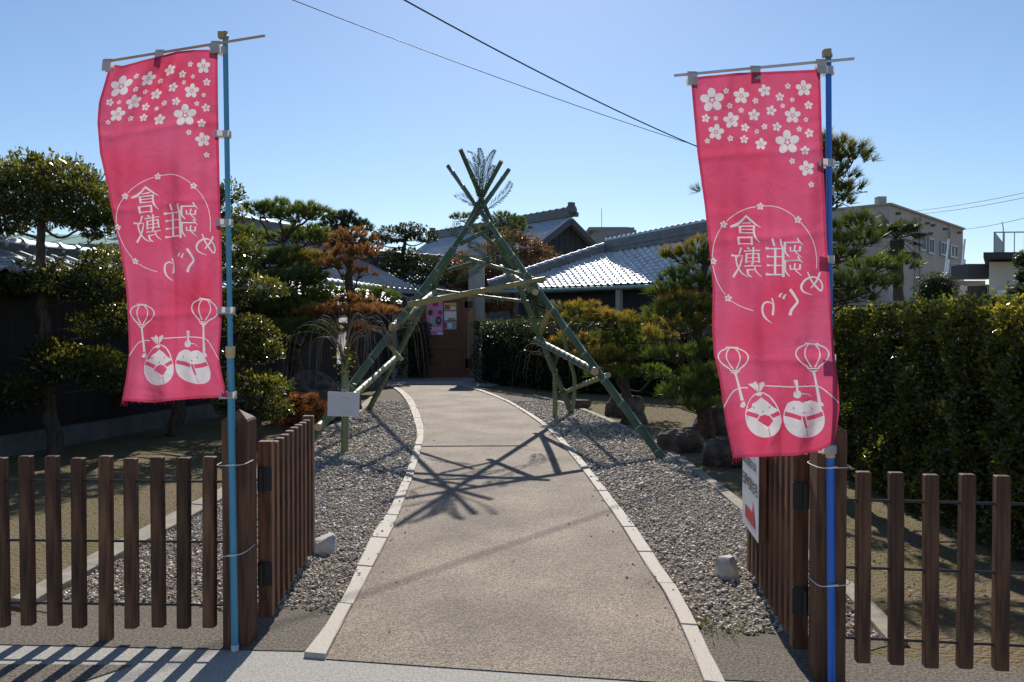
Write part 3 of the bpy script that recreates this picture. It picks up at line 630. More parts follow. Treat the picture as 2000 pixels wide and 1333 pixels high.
for (cx, cy, rx, ry, lean, lady) in ((620, 812, 165, 212, .10, True), (1000, 818, 190, 208, .06, False)):
    da(egg(cx, cy, rx, ry, lean)); q = lambda x, y: (cx + x * rx + lean * y * ry, cy + y * ry)
    inn = lambda e: egg(cx, cy, rx * .94, ry * .95, lean)
    if lady:
        hair = [q(-.86, -.22), q(-.78, -.46), q(-.55, -.74), q(-.25, -.92), q(.1, -.95), q(.45, -.78), q(.72, -.48), q(.86, -.24), q(.70, -.30), q(.50, -.42), q(.34, -.56), q(.0, -.76), q(-.30, -.58), q(-.55, -.48), q(-.60, -.30)]
    else:
        hair = [q(-.82, -.52), q(-.55, -.80), q(-.2, -.95), q(.2, -.95), q(.55, -.80), q(.78, -.52), q(.60, -.62), q(.35, -.68), q(.10, -.62), q(-.02, -.56), q(-.2, -.64), q(-.45, -.66), q(-.65, -.60)]
    da(hair, 0)
    ds([q(-.93, -.08), q(-.5, .02), q(-.12, .14)], 40, 0); ds([q(.12, .14), q(.5, .06), q(.93, -.08)], 40, 0)
    da(ell(*q(-.48, -.32), 7, 12, 0, 8), 0); da(ell(*q(.40, -.32), 7, 12, 0, 8), 0)
    da([q(-.06, -.15), q(.10, -.15), q(.07, -.10), q(-.02, -.10)], 0)
    if lady:
        da([q(-.40, .24), q(-.22, .02), q(.1, -.06), q(.42, .02), q(.62, .24), q(.25, .58)], 1)
        da([q(-.34, .26), q(-.18, .06), q(.1, -.01), q(.38, .06), q(.54, .26), q(.24, .54)], 0); ds([q(.24, .6), q(.28, .95)], 7, 0)
    else:
        da([q(-.14, .02), q(.10, .02), q(.18, .62), q(.02, .62)], 1); da([q(-.10, .04), q(.06, .04), q(.14, .58), q(.04, .58)], 0); ds([q(.1, .64), q(.14, .95)], 7, 0)
da([(480, 525), (525, 520), (572, 600)]); da([(545, 498), (576, 528), (580, 602), (527, 520)]); da([(628, 502), (638, 535), (588, 604), (584, 520)]); da(ell(583, 622, 30, 15))
da([(404, 735), (418, 700), (445, 685), (462, 720), (440, 748)]); da([(1130, 690), (1170, 695), (1186, 725), (1150, 742), (1120, 730)])
da(ell(940, 622, 38, 38)); da([(904, 490), (942, 488), (950, 622), (930, 622)]); ds([(915, 500), (926, 615)], 7, 0)

# one triangulated cloth, print included
def cloth_topology(nu=44, nv=130):
    pts, faces, wts = [], [], []
    for poly, w in shapes:
        poly = [(min(max(u, .004), .996), min(max(v, .004), .996)) for u, v in poly]
        if sum(a[0] * b[1] - b[0] * a[1] for a, b in zip(poly, poly[1:] + poly[:1])) < 0: poly = poly[::-1]
        k = len(pts); pts += [Vector((u * .6, v * 1.8)) for u, v in poly]; faces.append(list(range(k, k + len(poly)))); wts.append(w)
    k = len(pts)
    for j in range(nv + 1):
        for i in range(nu + 1): pts.append(Vector((i / nu * .6, j / nv * 1.8)))
    a, b, c, d = k, k + nu, k + (nu + 1) * nv + nu, k + (nu + 1) * nv
    faces.append([a, b, c, d])
    V, E_, Fs, ov, oe, of = delaunay_2d_cdt(pts, [], faces, 0, 1e-6, True)
    nsh = len(wts); mi = []
    for src in of:
        s = [x for x in src if x < nsh]; mi.append(wts[max(s)] if s else 0)
    for k, f in enumerate(Fs):
        cu = sum(V[i].x for i in f) / len(f); cv = sum(V[i].y for i in f) / len(f)
        if mi[k] == 0 and (cu < .013 or cu > .587 or cv < .016 or cv > 1.79): mi[k] = 2
    return [(v.x / .6, v.y / 1.8) for v in V], Fs, mi
CV, CF, CM = cloth_topology()
CREASE = {}
def creases(u, v, ph):
    if ph not in CREASE:
        rc = np.random.default_rng(int(ph * 100)); CREASE[ph] = [(rc.uniform(0, 1), rc.uniform(.05, 1), rc.uniform(0, math.pi), rc.uniform(.10, .32), rc.uniform(-1, 1), rc.uniform(.010, .022)) for _ in range(26)]
    a = 0.0; x, y = u * .6, v * 1.8
    for cu, cv, an, ln, am, w in CREASE[ph]:
        dx, dy = x - cu * .6, y - cv * 1.8; t = dx * math.cos(an) + dy * math.sin(an); n_ = -dx * math.sin(an) + dy * math.cos(an)
        if abs(t) < ln and abs(n_) < .12: a += am * .009 * math.exp(-abs(n_) / w) * math.cos(t / ln * math.pi / 2) ** 2
    return a
def fold(u, v, ph, left):
    a = .034 * math.sin(6.2 * u + 3.5 * v + ph) * (.3 + v) + .020 * math.sin(13 * u - 5 * v + ph * 2) * (.25 + .75 * v) * (1 - .5 * u)
    a += .009 * math.sin(25 * u + 9 * v + ph) * (0.3 + .7 * abs(math.sin(4 * v)))
    a += .010 * math.exp(-((u - .42 + .12 * (v - .6)) / .05) ** 2) * math.exp(-((v - .66) / .16) ** 2) * 2
    if left: a += .05 * math.exp(-((u - .02 - .55 * v) / .10) ** 2) * math.exp(-(v / .16) ** 2) - .03 * math.exp(-((u - .55 + 1.5 * v) / .09) ** 2) * math.exp(-(v / .18) ** 2)
    else: a += .05 * max(0, (v - .8)) * 5 * max(0, u - .8) * 5
    a += .007 * math.exp(-((v - .21) / .008) ** 2) + .006 * math.exp(-((v - .43) / .008) ** 2) + .007 * math.exp(-((v - .74 - .02 * u) / .008) ** 2) - .006 * math.exp(-((u - .5) / .012) ** 2) * (v > .3)
    a += .012 * math.sin(18 * (u - .8 * v) + 4 * math.sin(5 * v + ph)) * math.exp(-((v - .93) / .10) ** 2) + .010 * math.sin(22 * (u + .5 * v) + ph) * math.exp(-((v - .04) / .07) ** 2)
    return a + creases(u, v, ph) - .03
def banner(B, pole_pts, bar, bar_mat, pole_mat, label, tabs, bar_tabs, D, ph, left, joint_y, ties):
    base = P(*pole_pts[-1], D); base.z = 0
    root = thing('printed_banner', label, 'banner', base, 'pink banners at the entrance'); inv = Matrix.Translation(-base)
    L = lambda p: tuple(inv @ Vector(p))
    mb = MB(); vs = []
    for u, v in CV:
        x, y = to_px(u, v, B); vs.append(L(P(x, y, D + fold(u, v, ph, left))))
    mb.v = vs; mb.f = [tuple(f) for f in CF]; mb.m = CM
    mb.build('cloth', [M['cloth_pink'], M['cloth_print'], M['cloth_hem']], root, True)
    mb = MB()
    for k in range(46):                                            # frayed hem
        u = rng.random() ** (2.2 if k % 2 else 1); x, y = to_px(u, .999, B); a = P(x, y, D + fold(u, 1, ph, left)); e = a + Vector((rng.normal(0, .006), rng.normal(0, .004), -rng.uniform(.004, .016) * (2.0 if u < .06 else 1)))
        mb.tube([L(a), L(a.lerp(e, .5) + Vector((rng.normal(0, .002), 0, 0))), L(e)], .0009, 4)
    tag(mb.build('frayed_hem', M['cloth_pink'], root), kind='stuff')
    top, mid, bot = [P(x, y, D) for x, y in pole_pts]
    bot.z = 0.012
    jt = top.lerp(bot, (joint_y - pole_pts[0][1]) / (pole_pts[-1][1] - pole_pts[0][1]))
    mb = MB(); mb.tube([L(top), L(jt)], .0125, 14); mb.build('pole_upper', pole_mat, root, True)
    mb = MB(); mb.tube([L(jt), L(bot.lerp(jt, .015))], .0170, 14); pl = mb.build('pole_lower', pole_mat, root, True)
    mb = MB(); mb.tube([L(bot), L(bot.lerp(jt, .02))], .0185, 14); mb.build('foot_cap', M['tab_white'], pl, True)
    mb = MB(); d = (bot - jt).normalized(); mb.tube([L(jt - d * .028), L(jt + d * .012), L(jt + d * .0121), L(jt + d * .028)], [.0225, .0225, .020, .020], 14); mb.build('connector', M['beige_plastic'], root, True)
    mb = MB(); mb.tube([L(top - d * .0), L(top - d * .012), L(top - d * .02), L(top - d * .034)], [.017, .017, .010, .012], 12); mb.box(L(top - d * .012 + Vector((-.012, -.012, 0))), (.03, .03, .03)); mb.build('finial', M['brass'], root)
    mb = MB(); mb.tube([L(P(*bar[0], D - .014)), L(P(*bar[1], D - .014))], .006, 10); mb.build('crossbar', bar_mat, root, True)
    for (x, y) in tabs:
        c = P(x, y, D); w = .052
        r = (P(x + 30, y, D) - P(x, y, D)).normalized()
        mb = MB(); pts = [c + r * a + Vector((0, yy, 0)) for a, yy in ((-w * 1.1, -.034), (-w * .35, -.022), (.0, -.0235), (.014, -.020), (.021, -.004), (.012, .018), (-.010, .0215), (-w * .4, .012), (-w * 1.1, .004))]
        h = .017; n = len(pts)
        mb.add([L(p + Vector((0, 0, h))) for p in pts] + [L(p - Vector((0, 0, h))) for p in pts], [(i, i + 1, n + i + 1, n + i) for i in range(n - 1)])
        mb.build('tab', M['tab'], root)
    for (x, y) in bar_tabs:
        c = P(x, y, D); mb = MB(); h = .021
        pts = [c + Vector((0, yy, zz)) for yy, zz in ((-.036, -.055), (-.030, -.02), (-.0245, 0), (-.014, .0095), (-.004, 0), (.004, -.02), (-.002, -.05))]; n = len(pts)
        mb.add([L(p + Vector((h, 0, 0))) for p in pts] + [L(p - Vector((h, 0, 0))) for p in pts], [(i, i + 1, n + i + 1, n + i) for i in range(n - 1)])
        mb.build('tab', M['tab'], root)
    for (zz, rx, dx, sag) in ties:                                # wire round the pole and the fence post
        mb = MB(); c = top.lerp(bot, (top.z - zz) / (top.z - bot.z)); pts = []
        for k in range(20):
            a = 2 * math.pi * k / 20; pts.append(L((c.x + dx + rx * (abs(math.cos(a)) ** .5) * math.copysign(1, math.cos(a)), c.y + .072 + .094 * (abs(math.sin(a)) ** .5) * math.copysign(1, math.sin(a)), zz + sag * math.cos(a))))
        mb.tube(pts + [pts[0]], .0023, 6)
        mb.tube([L((c.x - .02, c.y - .024, zz)), L((c.x + .02, c.y - .026, zz + .004))], .005, 6)
        mb.build('wire_tie', M['tab_white'], root, True)
    return root
M['tab_white'] = mat('tab_white', (0.62, 0.62, 0.60), 0.6); M['beige_plastic'] = mat('beige_plastic', (0.50, 0.42, 0.26), .5); M['brass'] = mat('brass', (0.34, 0.26, 0.12), .5)
M['pole_light'] = mat('pole_light', (0.055, 0.27, 0.42), .35, (0.065, 0.30, 0.45), 4, spec=.5); M['pole_blue'] = mat('pole_blue', (0.012, 0.12, 0.52), .35, (0.015, 0.14, 0.56), 4, spec=.5)
M['bar_wood'] = mat('bar_wood', (0.50, 0.32, 0.20), .6); M['bar_white'] = mat('bar_white', (0.55, 0.53, 0.50), .5)
DL, DR = LP.y - .11, RP.y - .11
banner(BL, [(440, 76), (449, 640), (459, 1268)], [(205, 121), (518, 70)], M['bar_wood'], M['pole_light'], 'pink blossom banner on the light blue pole, its left edge curling', [(436, 101), (444, 264), (448, 436), (452, 607), (455, 772)], [(316, 103), (214, 121), (424, 86)], DL, .4, True, 683, [(.925, .072, -.008, .003), (.485, .072, -.008, .014)])
banner(BR, [(1618, 112), (1621, 640), (1624, 1348)], [(1317, 148), (1668, 115)], M['bar_white'], M['pole_blue'], 'pink blossom banner on the dark blue pole, hanging over the arrow sign', [(1619, 140), (1619, 320), (1620, 508), (1623, 700), (1624, 878)], [(1472, 135), (1350, 146), (1600, 122)], DR, 2.1, False, 880, [(.985, .072, .019, .003), (.47, .072, .019, .010)])

# ---------------------------------------------------------------- arrow sign on the right gate
sg = thing('arrow_sign', 'white notice board with black characters and red arrow on the open gate', 'sign', (1.375, 4.44, .0))
ga, gb = Vector((1.37, 3.76, 0)), Vector((1.52, 5.0, 0)); gd = (gb - ga).normalized(); gn = Vector((-gd.y, gd.x, 0)); 
def on_gate(s, off, z): return ga + gd * s + gn * off + Vector((0, 0, z))
s0, s1, z0, z1 = .60, 1.13, .40, 1.02
mb = MB(); inv = -Vector((1.375, 4.44, 0))
mb.box(on_gate((s0 + s1) / 2, .062, (z0 + z1) / 2) + inv, (s1 - s0, .036, z1 - z0), 0, (gd, gn, Vector((0, 0, 1)))); mb.build('backing', M['wood'], sg)
mb = MB(); mb.box(on_gate((s0 + s1) / 2, .084, (z0 + z1) / 2) + inv, (s1 - s0 - .01, .004, z1 - z0 - .01), 0, (gd, gn, Vector((0, 0, 1)))); mb.build('panel', mat('sign_white', (.72, .73, .75), .5), sg)
M['ink'] = mat('ink', (.02, .02, .02), .6); M['red'] = mat('sign_red', (.55, .03, .03), .5)
def text_mesh(body, size, name, m, parent, origin, ux, uz, nrm, squeeze=1.0):
    c = bpy.data.curves.new('txt', 'FONT'); c.body = body; c.size = size; c.align_x = 'LEFT'; c.resolution_u = 3; c.offset = size * .012
    t = bpy.data.objects.new('txt', c); COL.objects.link(t)
    me = bpy.data.meshes.new_from_object(t.evaluated_get(bpy.context.evaluated_depsgraph_get())); bpy.data.objects.remove(t); bpy.data.curves.remove(c)
    for v in me.vertices: v.co = origin + ux * (v.co.x * squeeze) + uz * v.co.y + nrm * .001
    me.name = name; me.materials.clear(); return link(name, me, parent, m)
# read from the path: the writing runs towards the gate's near end
tx = -gd; o0 = on_gate(s1 - .02, .088, 0) + inv
text_mesh('国指定重要文化財', .056, 'lettering', M['ink'], sg, o0 + Vector((0, 0, .785)), tx, Vector((0, 0, 1)), gn)
text_mesh('旧野﨑家住宅', .082, 'lettering', M['ink'], sg, o0 + Vector((0, 0, .655)), tx, Vector((0, 0, 1)), gn)
mb = MB(); q = lambda x, z: o0 + tx * x + Vector((0, 0, z)) + gn * .001
mb.add([q(.10, .535), q(.34, .535), q(.355, .61), q(.43, .46), q(.10, .46)], [(0, 1, 4), (1, 3, 4), (1, 2, 3)]); mb.build('arrow', M['red'], sg)

# ---------------------------------------------------------------- bamboo arch
def bamboo(name, a, b, r0, r1, m, parent, origin, n=12, step=.34):
    a, b = Vector(a) - origin, Vector(b) - origin; L = (b - a).length; d = (b - a) / L
    pts, rad, band = [a], [r0], []; s = rng.uniform(.1, .3)
    bow = d.orthogonal().normalized() * rng.uniform(-.008, .008) * L
    def at(t): return a + d * t + bow * math.sin(math.pi * t / L)
    def rr(t): return r0 + (r1 - r0) * t / L
    while s < L - .05:
        band += [len(pts), len(pts) + 1]
        for ds_, k in ((-.024, 1.0), (-.008, 1.07), (-.002, 1.14), (.003, 1.0), (.008, 1.09), (.018, .985)):
            pts.append(at(s + ds_)); rad.append(rr(s) * k)
        s += step * rng.uniform(.85, 1.15)
    pts.append(b); rad.append(r1)
    mb = MB(); mb.tube(pts, rad, n, 0, 1)
    for q in band:
        for k in range(n): mb.m[q * n + k] = 2
    o = mb.build(name, [m, M['bamboo_cut'], M['bamboo_node']], parent, True)
    o.data.set_sharp_from_angle(angle=math.radians(50)); return o
base = Vector((-.5, 12.3, 0)); arch = thing('bamboo_arch', 'tall green bamboo tripod arch with cycad fronds straddling the path', 'bamboo arch', base)
LEG = {}
for key, foot, apx, top, r0, r1 in (('FR', G(1295, 897), P(942, 416, 12.15), (873, 325), .054, .034), ('RR', G(1117, 809), P(948, 408, 12.5), (900, 292), .054, .034),
                                   ('FL', G(588, 884), P(935, 412, 12.35), (995, 332), .058, .034), ('RL', G(719, 803), P(932, 404, 12.7), (977, 315), .052, .034)):
    lo, hi = 1.0, 1.8
    for _ in range(40):
        md = (lo + hi) / 2; q = foot.lerp(apx, md)
        if pxy(q)[1] > top[1]: lo = md
        else: hi = md
    tp = foot.lerp(apx, lo); LEG[key] = (foot, tp)
    bamboo('bamboo_pole', foot, tp, r0, r1, M['bamboo'], arch, base, 14, .42)
def leg_depth(k, y):
    a, b = LEG[k]; lo, hi = 0., 1.
    for _ in range(40):
        md = (lo + hi) / 2
        if pxy(a.lerp(b, md))[1] > y: lo = md
        else: hi = md
    return a.lerp(b, lo).y
for x1, y1, k1, o1, x2, y2, k2, o2, r0, r1, mm in [
    (797, 596, 'FL', -.10, 1065, 545, 'FR', -.10, .046, .036, 'bamboo_yellow'), (845, 567, 'RL', -.09, 1032, 590, 'RR', -.09, .032, .026, 'bamboo'),
    (883, 497, 'FL', -.09, 1062, 551, 'FR', .10, .030, .026, 'bamboo'), (978, 522, 'RR', -.10, 1046, 571, 'FR', -.15, .044, .046, 'bamboo_pale'),
    (1046, 664, 'RR', -.10, 1162, 726, 'FR', -.10, .050, .054, 'bamboo'), (1105, 766, 'RR', .08, 1188, 733, 'FR', .10, .034, .036, 'bamboo_pale'),
    (1054, 652, 'RR', .10, 1079, 591, 'FR', .12, .050, .044, 'bamboo_yellow'), (766, 640, 'FL', -.12, 850, 570, 'RL', -.08, .056, .048, 'bamboo_pale'),
    (621, 835, 'FL', -.13, 774, 698, 'RL', -.10, .052, .046, 'bamboo_pale'), (898, 478, 'FL', .09, 976, 436, 'FR', .09, .034, .028, 'bamboo'),
    (922, 440, 'RL', .08, 996, 508, 'RR', .08, .030, .026, 'bamboo'), (876, 528, 'RL', .08, 958, 503, 'RR', -.5, .034, .028, 'bamboo'), (866, 508, 'RL', -.5, 829, 566, 'FL', .09, .04, .04, 'bamboo')]:
    bamboo('bamboo_pole', P(x1, y1, leg_depth(k1, y1) + o1), P(x2, y2, leg_depth(k2, y2) + o2), r0, r1, M[mm], arch, base, 12, .30)
# wire lashings
for (k, y, r) in (('FR', 545, .066), ('FL', 588, .072), ('FR', 727, .072), ('RR', 668, .066), ('FL', 700, .072), ('FR', 412, .07), ('RL', 700, .07), ('RR', 764, .066)):
    a, b = LEG[k]; d = (b - a).normalized(); lo, hi = 0., 1.
    for _ in range(40):
        md = (lo + hi) / 2
        if pxy(a.lerp(b, md))[1] > y: lo = md
        else: hi = md
    c = a.lerp(b, lo) - base; mb = MB(); u = d.orthogonal().normalized(); w = d.cross(u); nn = 44
    mb.tube([c + (u * math.cos(t) + w * math.sin(t)) * r * .92 + d * (.03 * (t / 12.6 - .5)) for t in (12.6 * i / nn for i in range(nn + 1))], .0035, 5); mb.build('lashing', M['iron'], arch)
# cycad fronds
def frond(pts, parent, origin, leaf=.16, curl=.0, name='frond', wid=.010, step=.017, normal=None):
    L = smooth_line([Vector(p) - origin for p in pts], 10); mb = MB(); n = len(L)
    mb.tube(L, [.008 - .0065 * i / (n - 1) for i in range(n)], 6)
    parts = []; tot = sum((b - a).length for a, b in zip(L, L[1:])); k = int(tot / step)
    Cs, As, Ns, Ls = [], [], [], []
    for i in range(k):
        t = .12 + .88 * i / k; j = min(int(t * (n - 1)), n - 2); p = L[j].lerp(L[j + 1], t * (n - 1) - j); tg = (L[j + 1] - L[j]).normalized()
        up = Vector(normal or (0, -.75, .65)); sd = tg.cross(up).normalized(); up2 = sd.cross(tg)
        ln = leaf * (math.sin(math.pi * min(1, t * .82 + .16)) ** .6)
        for s in (-1, 1):
            Cs.append(p); As.append(sd * s + tg * .75 + up2 * (.35 - curl * rng.random()) + Vector(rng.normal(size=3) * .08)); Ns.append(up2); Ls.append(ln * rng.uniform(.85, 1.1))
    V, Fc, T = leaves(np.array(Cs), np.array(As), np.array(Ns), np.array(Ls), np.full(len(Cs), wid), rng.random(len(Cs)))
    kk = len(mb.v); me = bpy.data.meshes.new(name); me.from_pydata([tuple(v) for v in mb.v] + [tuple(v) for v in V], [], mb.f + [tuple(int(x) + kk for x in f) for f in Fc]); me.update()
    a = me.attributes.new('tint', 'FLOAT', 'POINT'); a.data.foreach_set('value', np.concatenate([np.full(kk, .6), T]).astype(np.float32))
    return link(name, me, parent, M['cycad'])
for pts in ([(936, 402, 12.2), (936, 350, 12.3), (930, 312, 12.3), (913, 297, 12.2)], [(938, 402, 12.3), (938, 350, 12.4), (940, 315, 12.5), (936, 290, 12.6)], [(940, 400, 12.3), (946, 350, 12.4), (955, 315, 12.4), (967, 294, 12.4)],
            [(938, 402, 12.1), (934, 362, 12.0), (922, 334, 11.9), (910, 312, 11.9)], [(941, 402, 12.1), (948, 362, 12.0), (957, 340, 11.9), (965, 324, 11.9)], [(950, 416, 12.0), (926, 402, 11.9), (905, 390, 11.8), (890, 387, 11.7)],
            [(948, 412, 12.0), (970, 396, 11.9), (990, 378, 11.8), (1000, 358, 11.7)], [(905, 470, 11.8), (885, 458, 11.7), (884, 450, 11.6), (900, 440, 11.6)],
            [(995, 535, 12.4), (960, 505, 12.3), (935, 488, 12.2), (915, 478, 12.2)], [(1030, 545, 12.2), (990, 515, 12.2), (965, 480, 12.3), (955, 440, 12.4)], [(1028, 540, 12.1), (1000, 500, 12.0), (990, 470, 12.0), (1005, 450, 12.0)],
            [(880, 560, 12.6), (910, 540, 12.6), (935, 520, 12.7), (955, 500, 12.8)], [(1026, 548, 12.0), (1045, 590, 11.9), (1050, 625, 11.9), (1048, 650, 11.9)]):
    frond([P(*q) for q in pts], arch, base, .105 if pts[0][1] < 411 else .17)

# ---------------------------------------------------------------- bamboo flower vases with willow
def vase(foot, top_py, r, label, seed, arcs, m='bamboo_pale'):
    rg = np.random.default_rng(seed); root = thing('bamboo_vase', label, 'vase', foot)
    D = foot.y; px, _ = pxy(foot); tp = P(px, top_py, D)
    bamboo('stem', foot, tp, r, r * .95, M[m], root, foot, 12, .30)
    for pts, r0 in arcs:
        mb = MB(); q = [P(x, y, D + dd) - foot for x, y, dd in pts]; L = smooth_line(q, 8); n = len(L)
        mb.tube(L, [r0 * (1 - .75 * i / (n - 1)) for i in range(n)], 5); mb.build('willow_branch', M['twig'], root, True)
    return root, tp - foot
def fan(cx, cy, seed, n, sp, hh, hang):
    rg = np.random.default_rng(seed); out = []
    for i in range(n):
        s = rg.choice([-1, 1]); w = sp * rg.uniform(.35, 1.0) * s; h = hh * rg.uniform(.5, 1.05); dd = rg.uniform(-.5, .5)
        out.append(([(cx + rg.uniform(-5, 5), cy, 0), (cx + w * .22, cy - h * .75, dd * .3), (cx + w * .55, cy - h, dd * .6), (cx + w * .85, cy - h * .72, dd * .85), (cx + w * rg.uniform(.93, 1.03), cy - h * .72 + hang * rg.uniform(.3, 1.0), dd)], .0045))
    for i in range(max(2, n // 4)):
        out.append(([(cx + rg.uniform(-6, 6), cy, 0), (cx + rg.uniform(-15, 15), cy - 40, 0), (cx + rg.uniform(-22, 22), cy - rg.uniform(70, 130), 0)], .006))
    return out
VF = G(673, 884)
va, vt = vase(VF, 708, .048, 'bamboo vase of arching bare willow and leaves behind the small white card', 5, fan(672, 712, 11, 22, 128, 105, 110))
n = 130; C = np.array(vt) + rng.normal(size=(n, 3)) * [.07, .07, .10] + [0, 0, .02]
V, Fc, T = leaves(C, rng.normal(size=(n, 3)), rng.normal(size=(n, 3)), .055 * rng.uniform(.6, 1.2, n), np.full(n, .025), rng.random(n)); np_mesh('foliage', V, Fc, M['leaf_dark'], va, T)
V2 = G(1084, 812)
vb, vt2 = vase(V2, 722, .045, 'short bamboo vase of drooping bare willow at the arch foot, before the hedge', 6, fan(1080, 725, 21, 18, 95, 60, 85))
mb = MB(); L = [P(x, y, 13.9) - V2 for x, y in ((1083, 596), (1098, 640), (1108, 690), (1122, 740), (1119, 800))]; L = smooth_line(L, 5); mb.tube(L, [.05, .05, .05, .045, .045, .045, .045, .045, .05, .05, .05, .05, .05, .05, .05, .05, .055, .055, .05, .05, .045][:len(L)], 8, squash=.3); mb.build('split_bamboo', M['bamboo_pale'], vb, True)
V3 = P(770, 690, leg_depth('FL', 690) - .12)
vc, _ = None, None
hv = thing('hanging_vase', 'split bamboo tube of willow twigs tied to the left arch leg', 'vase', V3)
bamboo('tube', P(757, 672, V3.y), P(785, 703, V3.y - .1), .028, .028, M['bamboo_yellow'], hv, V3, 10)
for pts, r0 in fan(760, 676, 33, 18, 85, 60, 120)[:20]:
    mb = MB(); L = smooth_line([P(x, y, V3.y - .05 + dd * .6) - V3 for x, y, dd in pts], 8); k = len(L); mb.tube(L, [r0 * (1 - .75 * i / (k - 1)) for i in range(k)], 5); mb.build('willow_branch', M['twig'], hv, True)
# card on the vase
c = P(671, 790, VF.y - .075); cd = thing('notice_card', 'small white printed card fixed to the bamboo vase', 'notice', c)
mb = MB(); ux = Vector((1, .02, -.03)).normalized(); uz = Vector((.05, -.12, 1)).normalized(); un = ux.cross(uz)
mb.box((0, 0, 0), (.40, .004, .315), 0, (ux, -un, uz)); mb.build('card', mat('card', (.74, .74, .75), .5), cd)
M['faint_ink'] = mat('faint_ink', (.38, .38, .40), .6)
for (x0, z, w, h) in ((-.035, .085, .10, .026), (-.05, .020, .135, .012), (-.01, -.055, .03, .012), (-.055, -.095, .165, .012)):
    mb = MB(); k = int(w / (h * 1.05))
    for i in range(k):
        for j in range(3):
            cx = x0 + (i + .5) * w / k + rng.uniform(-.2, .2) * h; cz = z + (j - 1) * h * .32
            p = Vector((0, 0, 0)) + ux * cx + uz * cz + un * .0035
            mb.box(p, (h * rng.uniform(.35, .8), .0006, h * .10), 0, (ux, -un, uz))
        mb.box(Vector((0, 0, 0)) + ux * (x0 + (i + .5) * w / k) + uz * z + un * .0042, (h * .12, .0006, h * .9), 0, (ux, -un, uz))
    mb.build('print_line', M['faint_ink'], cd)

# ---------------------------------------------------------------- trees and hedges
def tree(name, label, D, trunk, tr, pads, fol, style, bark, cat='tree', dens=1.0, leaf=(.06, .028), base_px=None, per=30, group=None, branch_from=None, seed=0, fat=1.0):
    """trunk: pixels from the base up; pads: (px, py, rx_px, ry_px, depth offset[, material])"""
    global rng
    rng = np.random.default_rng(100 + seed)
    b = P(trunk[0][0], trunk[0][1], D); b.z = 0
    root = thing(name, label, cat, b, group)
    tp = [b + Vector((0, 0, -.03))] + [P(x, y, D + (q[0] if q else 0)) for x, y, *q in trunk[1:]]
    mb = MB(); L = smooth_line([p - b for p in tp], 6)
    L = [L[0]] + [p + Vector(rng.normal(size=3) * tr * .10) for p in L[1:]]
    n = len(L); mb.tube(L, [tr * (1.35 if i == 0 else 1) * (1 - .62 * i / (n - 1)) for i in range(n)], 10); mb.build('trunk', bark, root, True)
    for pd in pads:
        x, y, rx, ry, dd = pd[:5]; rx *= fat; ry *= fat; m = M[pd[5]] if len(pd) > 5 else fol
        c = P(x, y, D + dd); s = (D + dd) / F; r = np.array([rx * s, max(rx * s * .85, .12), ry * s]); cl = np.array(c - b)
        # limb from the nearest trunk point a little lower
        cand = [p for p in L if p.z < cl[2] - .02] or [L[-1]]
        near = min(cand, key=lambda p: (p - Vector(cl)).length + .5 * abs(p.z - (cl[2] - .25)))
        mb = MB(); tgt = Vector(cl) - Vector((0, 0, r[2] * .45)); md = near.lerp(tgt, .5) + Vector(rng.normal(size=3) * .06) - Vector((0, 0, .04))
        rr = max(tr * .30 * min(1, rx * s / .6), .012); limb(mb, [near, md, tgt], rr, rr * .55, 7, 5, rr * .3)
        for i in range(9):
            e = Vector(cl + rng.normal(size=3) * r * [.55, .55, .25] + [0, 0, r[2] * .1]); limb(mb, [tgt, tgt.lerp(e, .5) + Vector(rng.normal(size=3) * .03), e], rr * .5, .004, 5, 3)
        mb.build('branch', bark, root, True)
        area = rx * s * max(rx * s * .85, .12) + 2 * rx * s * ry * s
        if style == 'needle':
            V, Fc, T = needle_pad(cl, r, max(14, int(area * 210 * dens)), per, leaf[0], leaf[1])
        else:
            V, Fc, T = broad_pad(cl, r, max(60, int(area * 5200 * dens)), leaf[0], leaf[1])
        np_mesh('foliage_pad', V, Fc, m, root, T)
    return root

tree('broadleaf_tree', 'dark glossy round-topped tree growing beside the black wall', 9.9, [(112, 893), (97, 800), (90, 700), (82, 560), (80, 470), (88, 400)], .10,
     [(95, 395, 118, 70, 0), (25, 375, 65, 55, .2), (160, 415, 62, 52, -.2), (100, 352, 78, 40, .1), (0, 430, 55, 45, .1), (190, 450, 35, 25, -.1), (110, 555, 95, 36, -.2), (195, 565, 58, 40, -.4), (215, 520, 50, 34, 0), (15, 560, 42, 46, .2),
      (200, 640, 50, 32, -.3), (228, 612, 30, 26, -.2), (150, 718, 85, 34, -.3), (215, 735, 48, 44, -.4), (100, 690, 40, 26, -.3), (25, 780, 46, 36, -.5)], M['leaf_dark'], 'broad', M['bark'], leaf=(.058, .026), seed=1, dens=1.1, fat=1.1)
tree('broadleaf_tree', 'layered evergreen partly behind the light blue banner pole', 11.7, [(343, 850), (348, 770), (360, 660), (390, 540), (420, 430), (432, 370)], .12,
     [(448, 382, 24, 26, 0), (440, 425, 34, 18, 0), (462, 490, 50, 26, -.2), (452, 535, 34, 16, -.2), (505, 568, 48, 26, -.3), (440, 590, 40, 20, -.3), (470, 640, 52, 22, -.4), (510, 660, 34, 22, -.4), (480, 698, 48, 18, -.5), (515, 690, 36, 24, -.6), (300, 760, 60, 26, 0), (470, 755, 40, 25, -.5), (515, 757, 46, 26, -.8), (380, 480, 60, 40, .3), (320, 620, 70, 40, .3)],
     M['leaf_dark'], 'broad', M['bark'], leaf=(.06, .027), seed=2, dens=.95, fat=1.12)
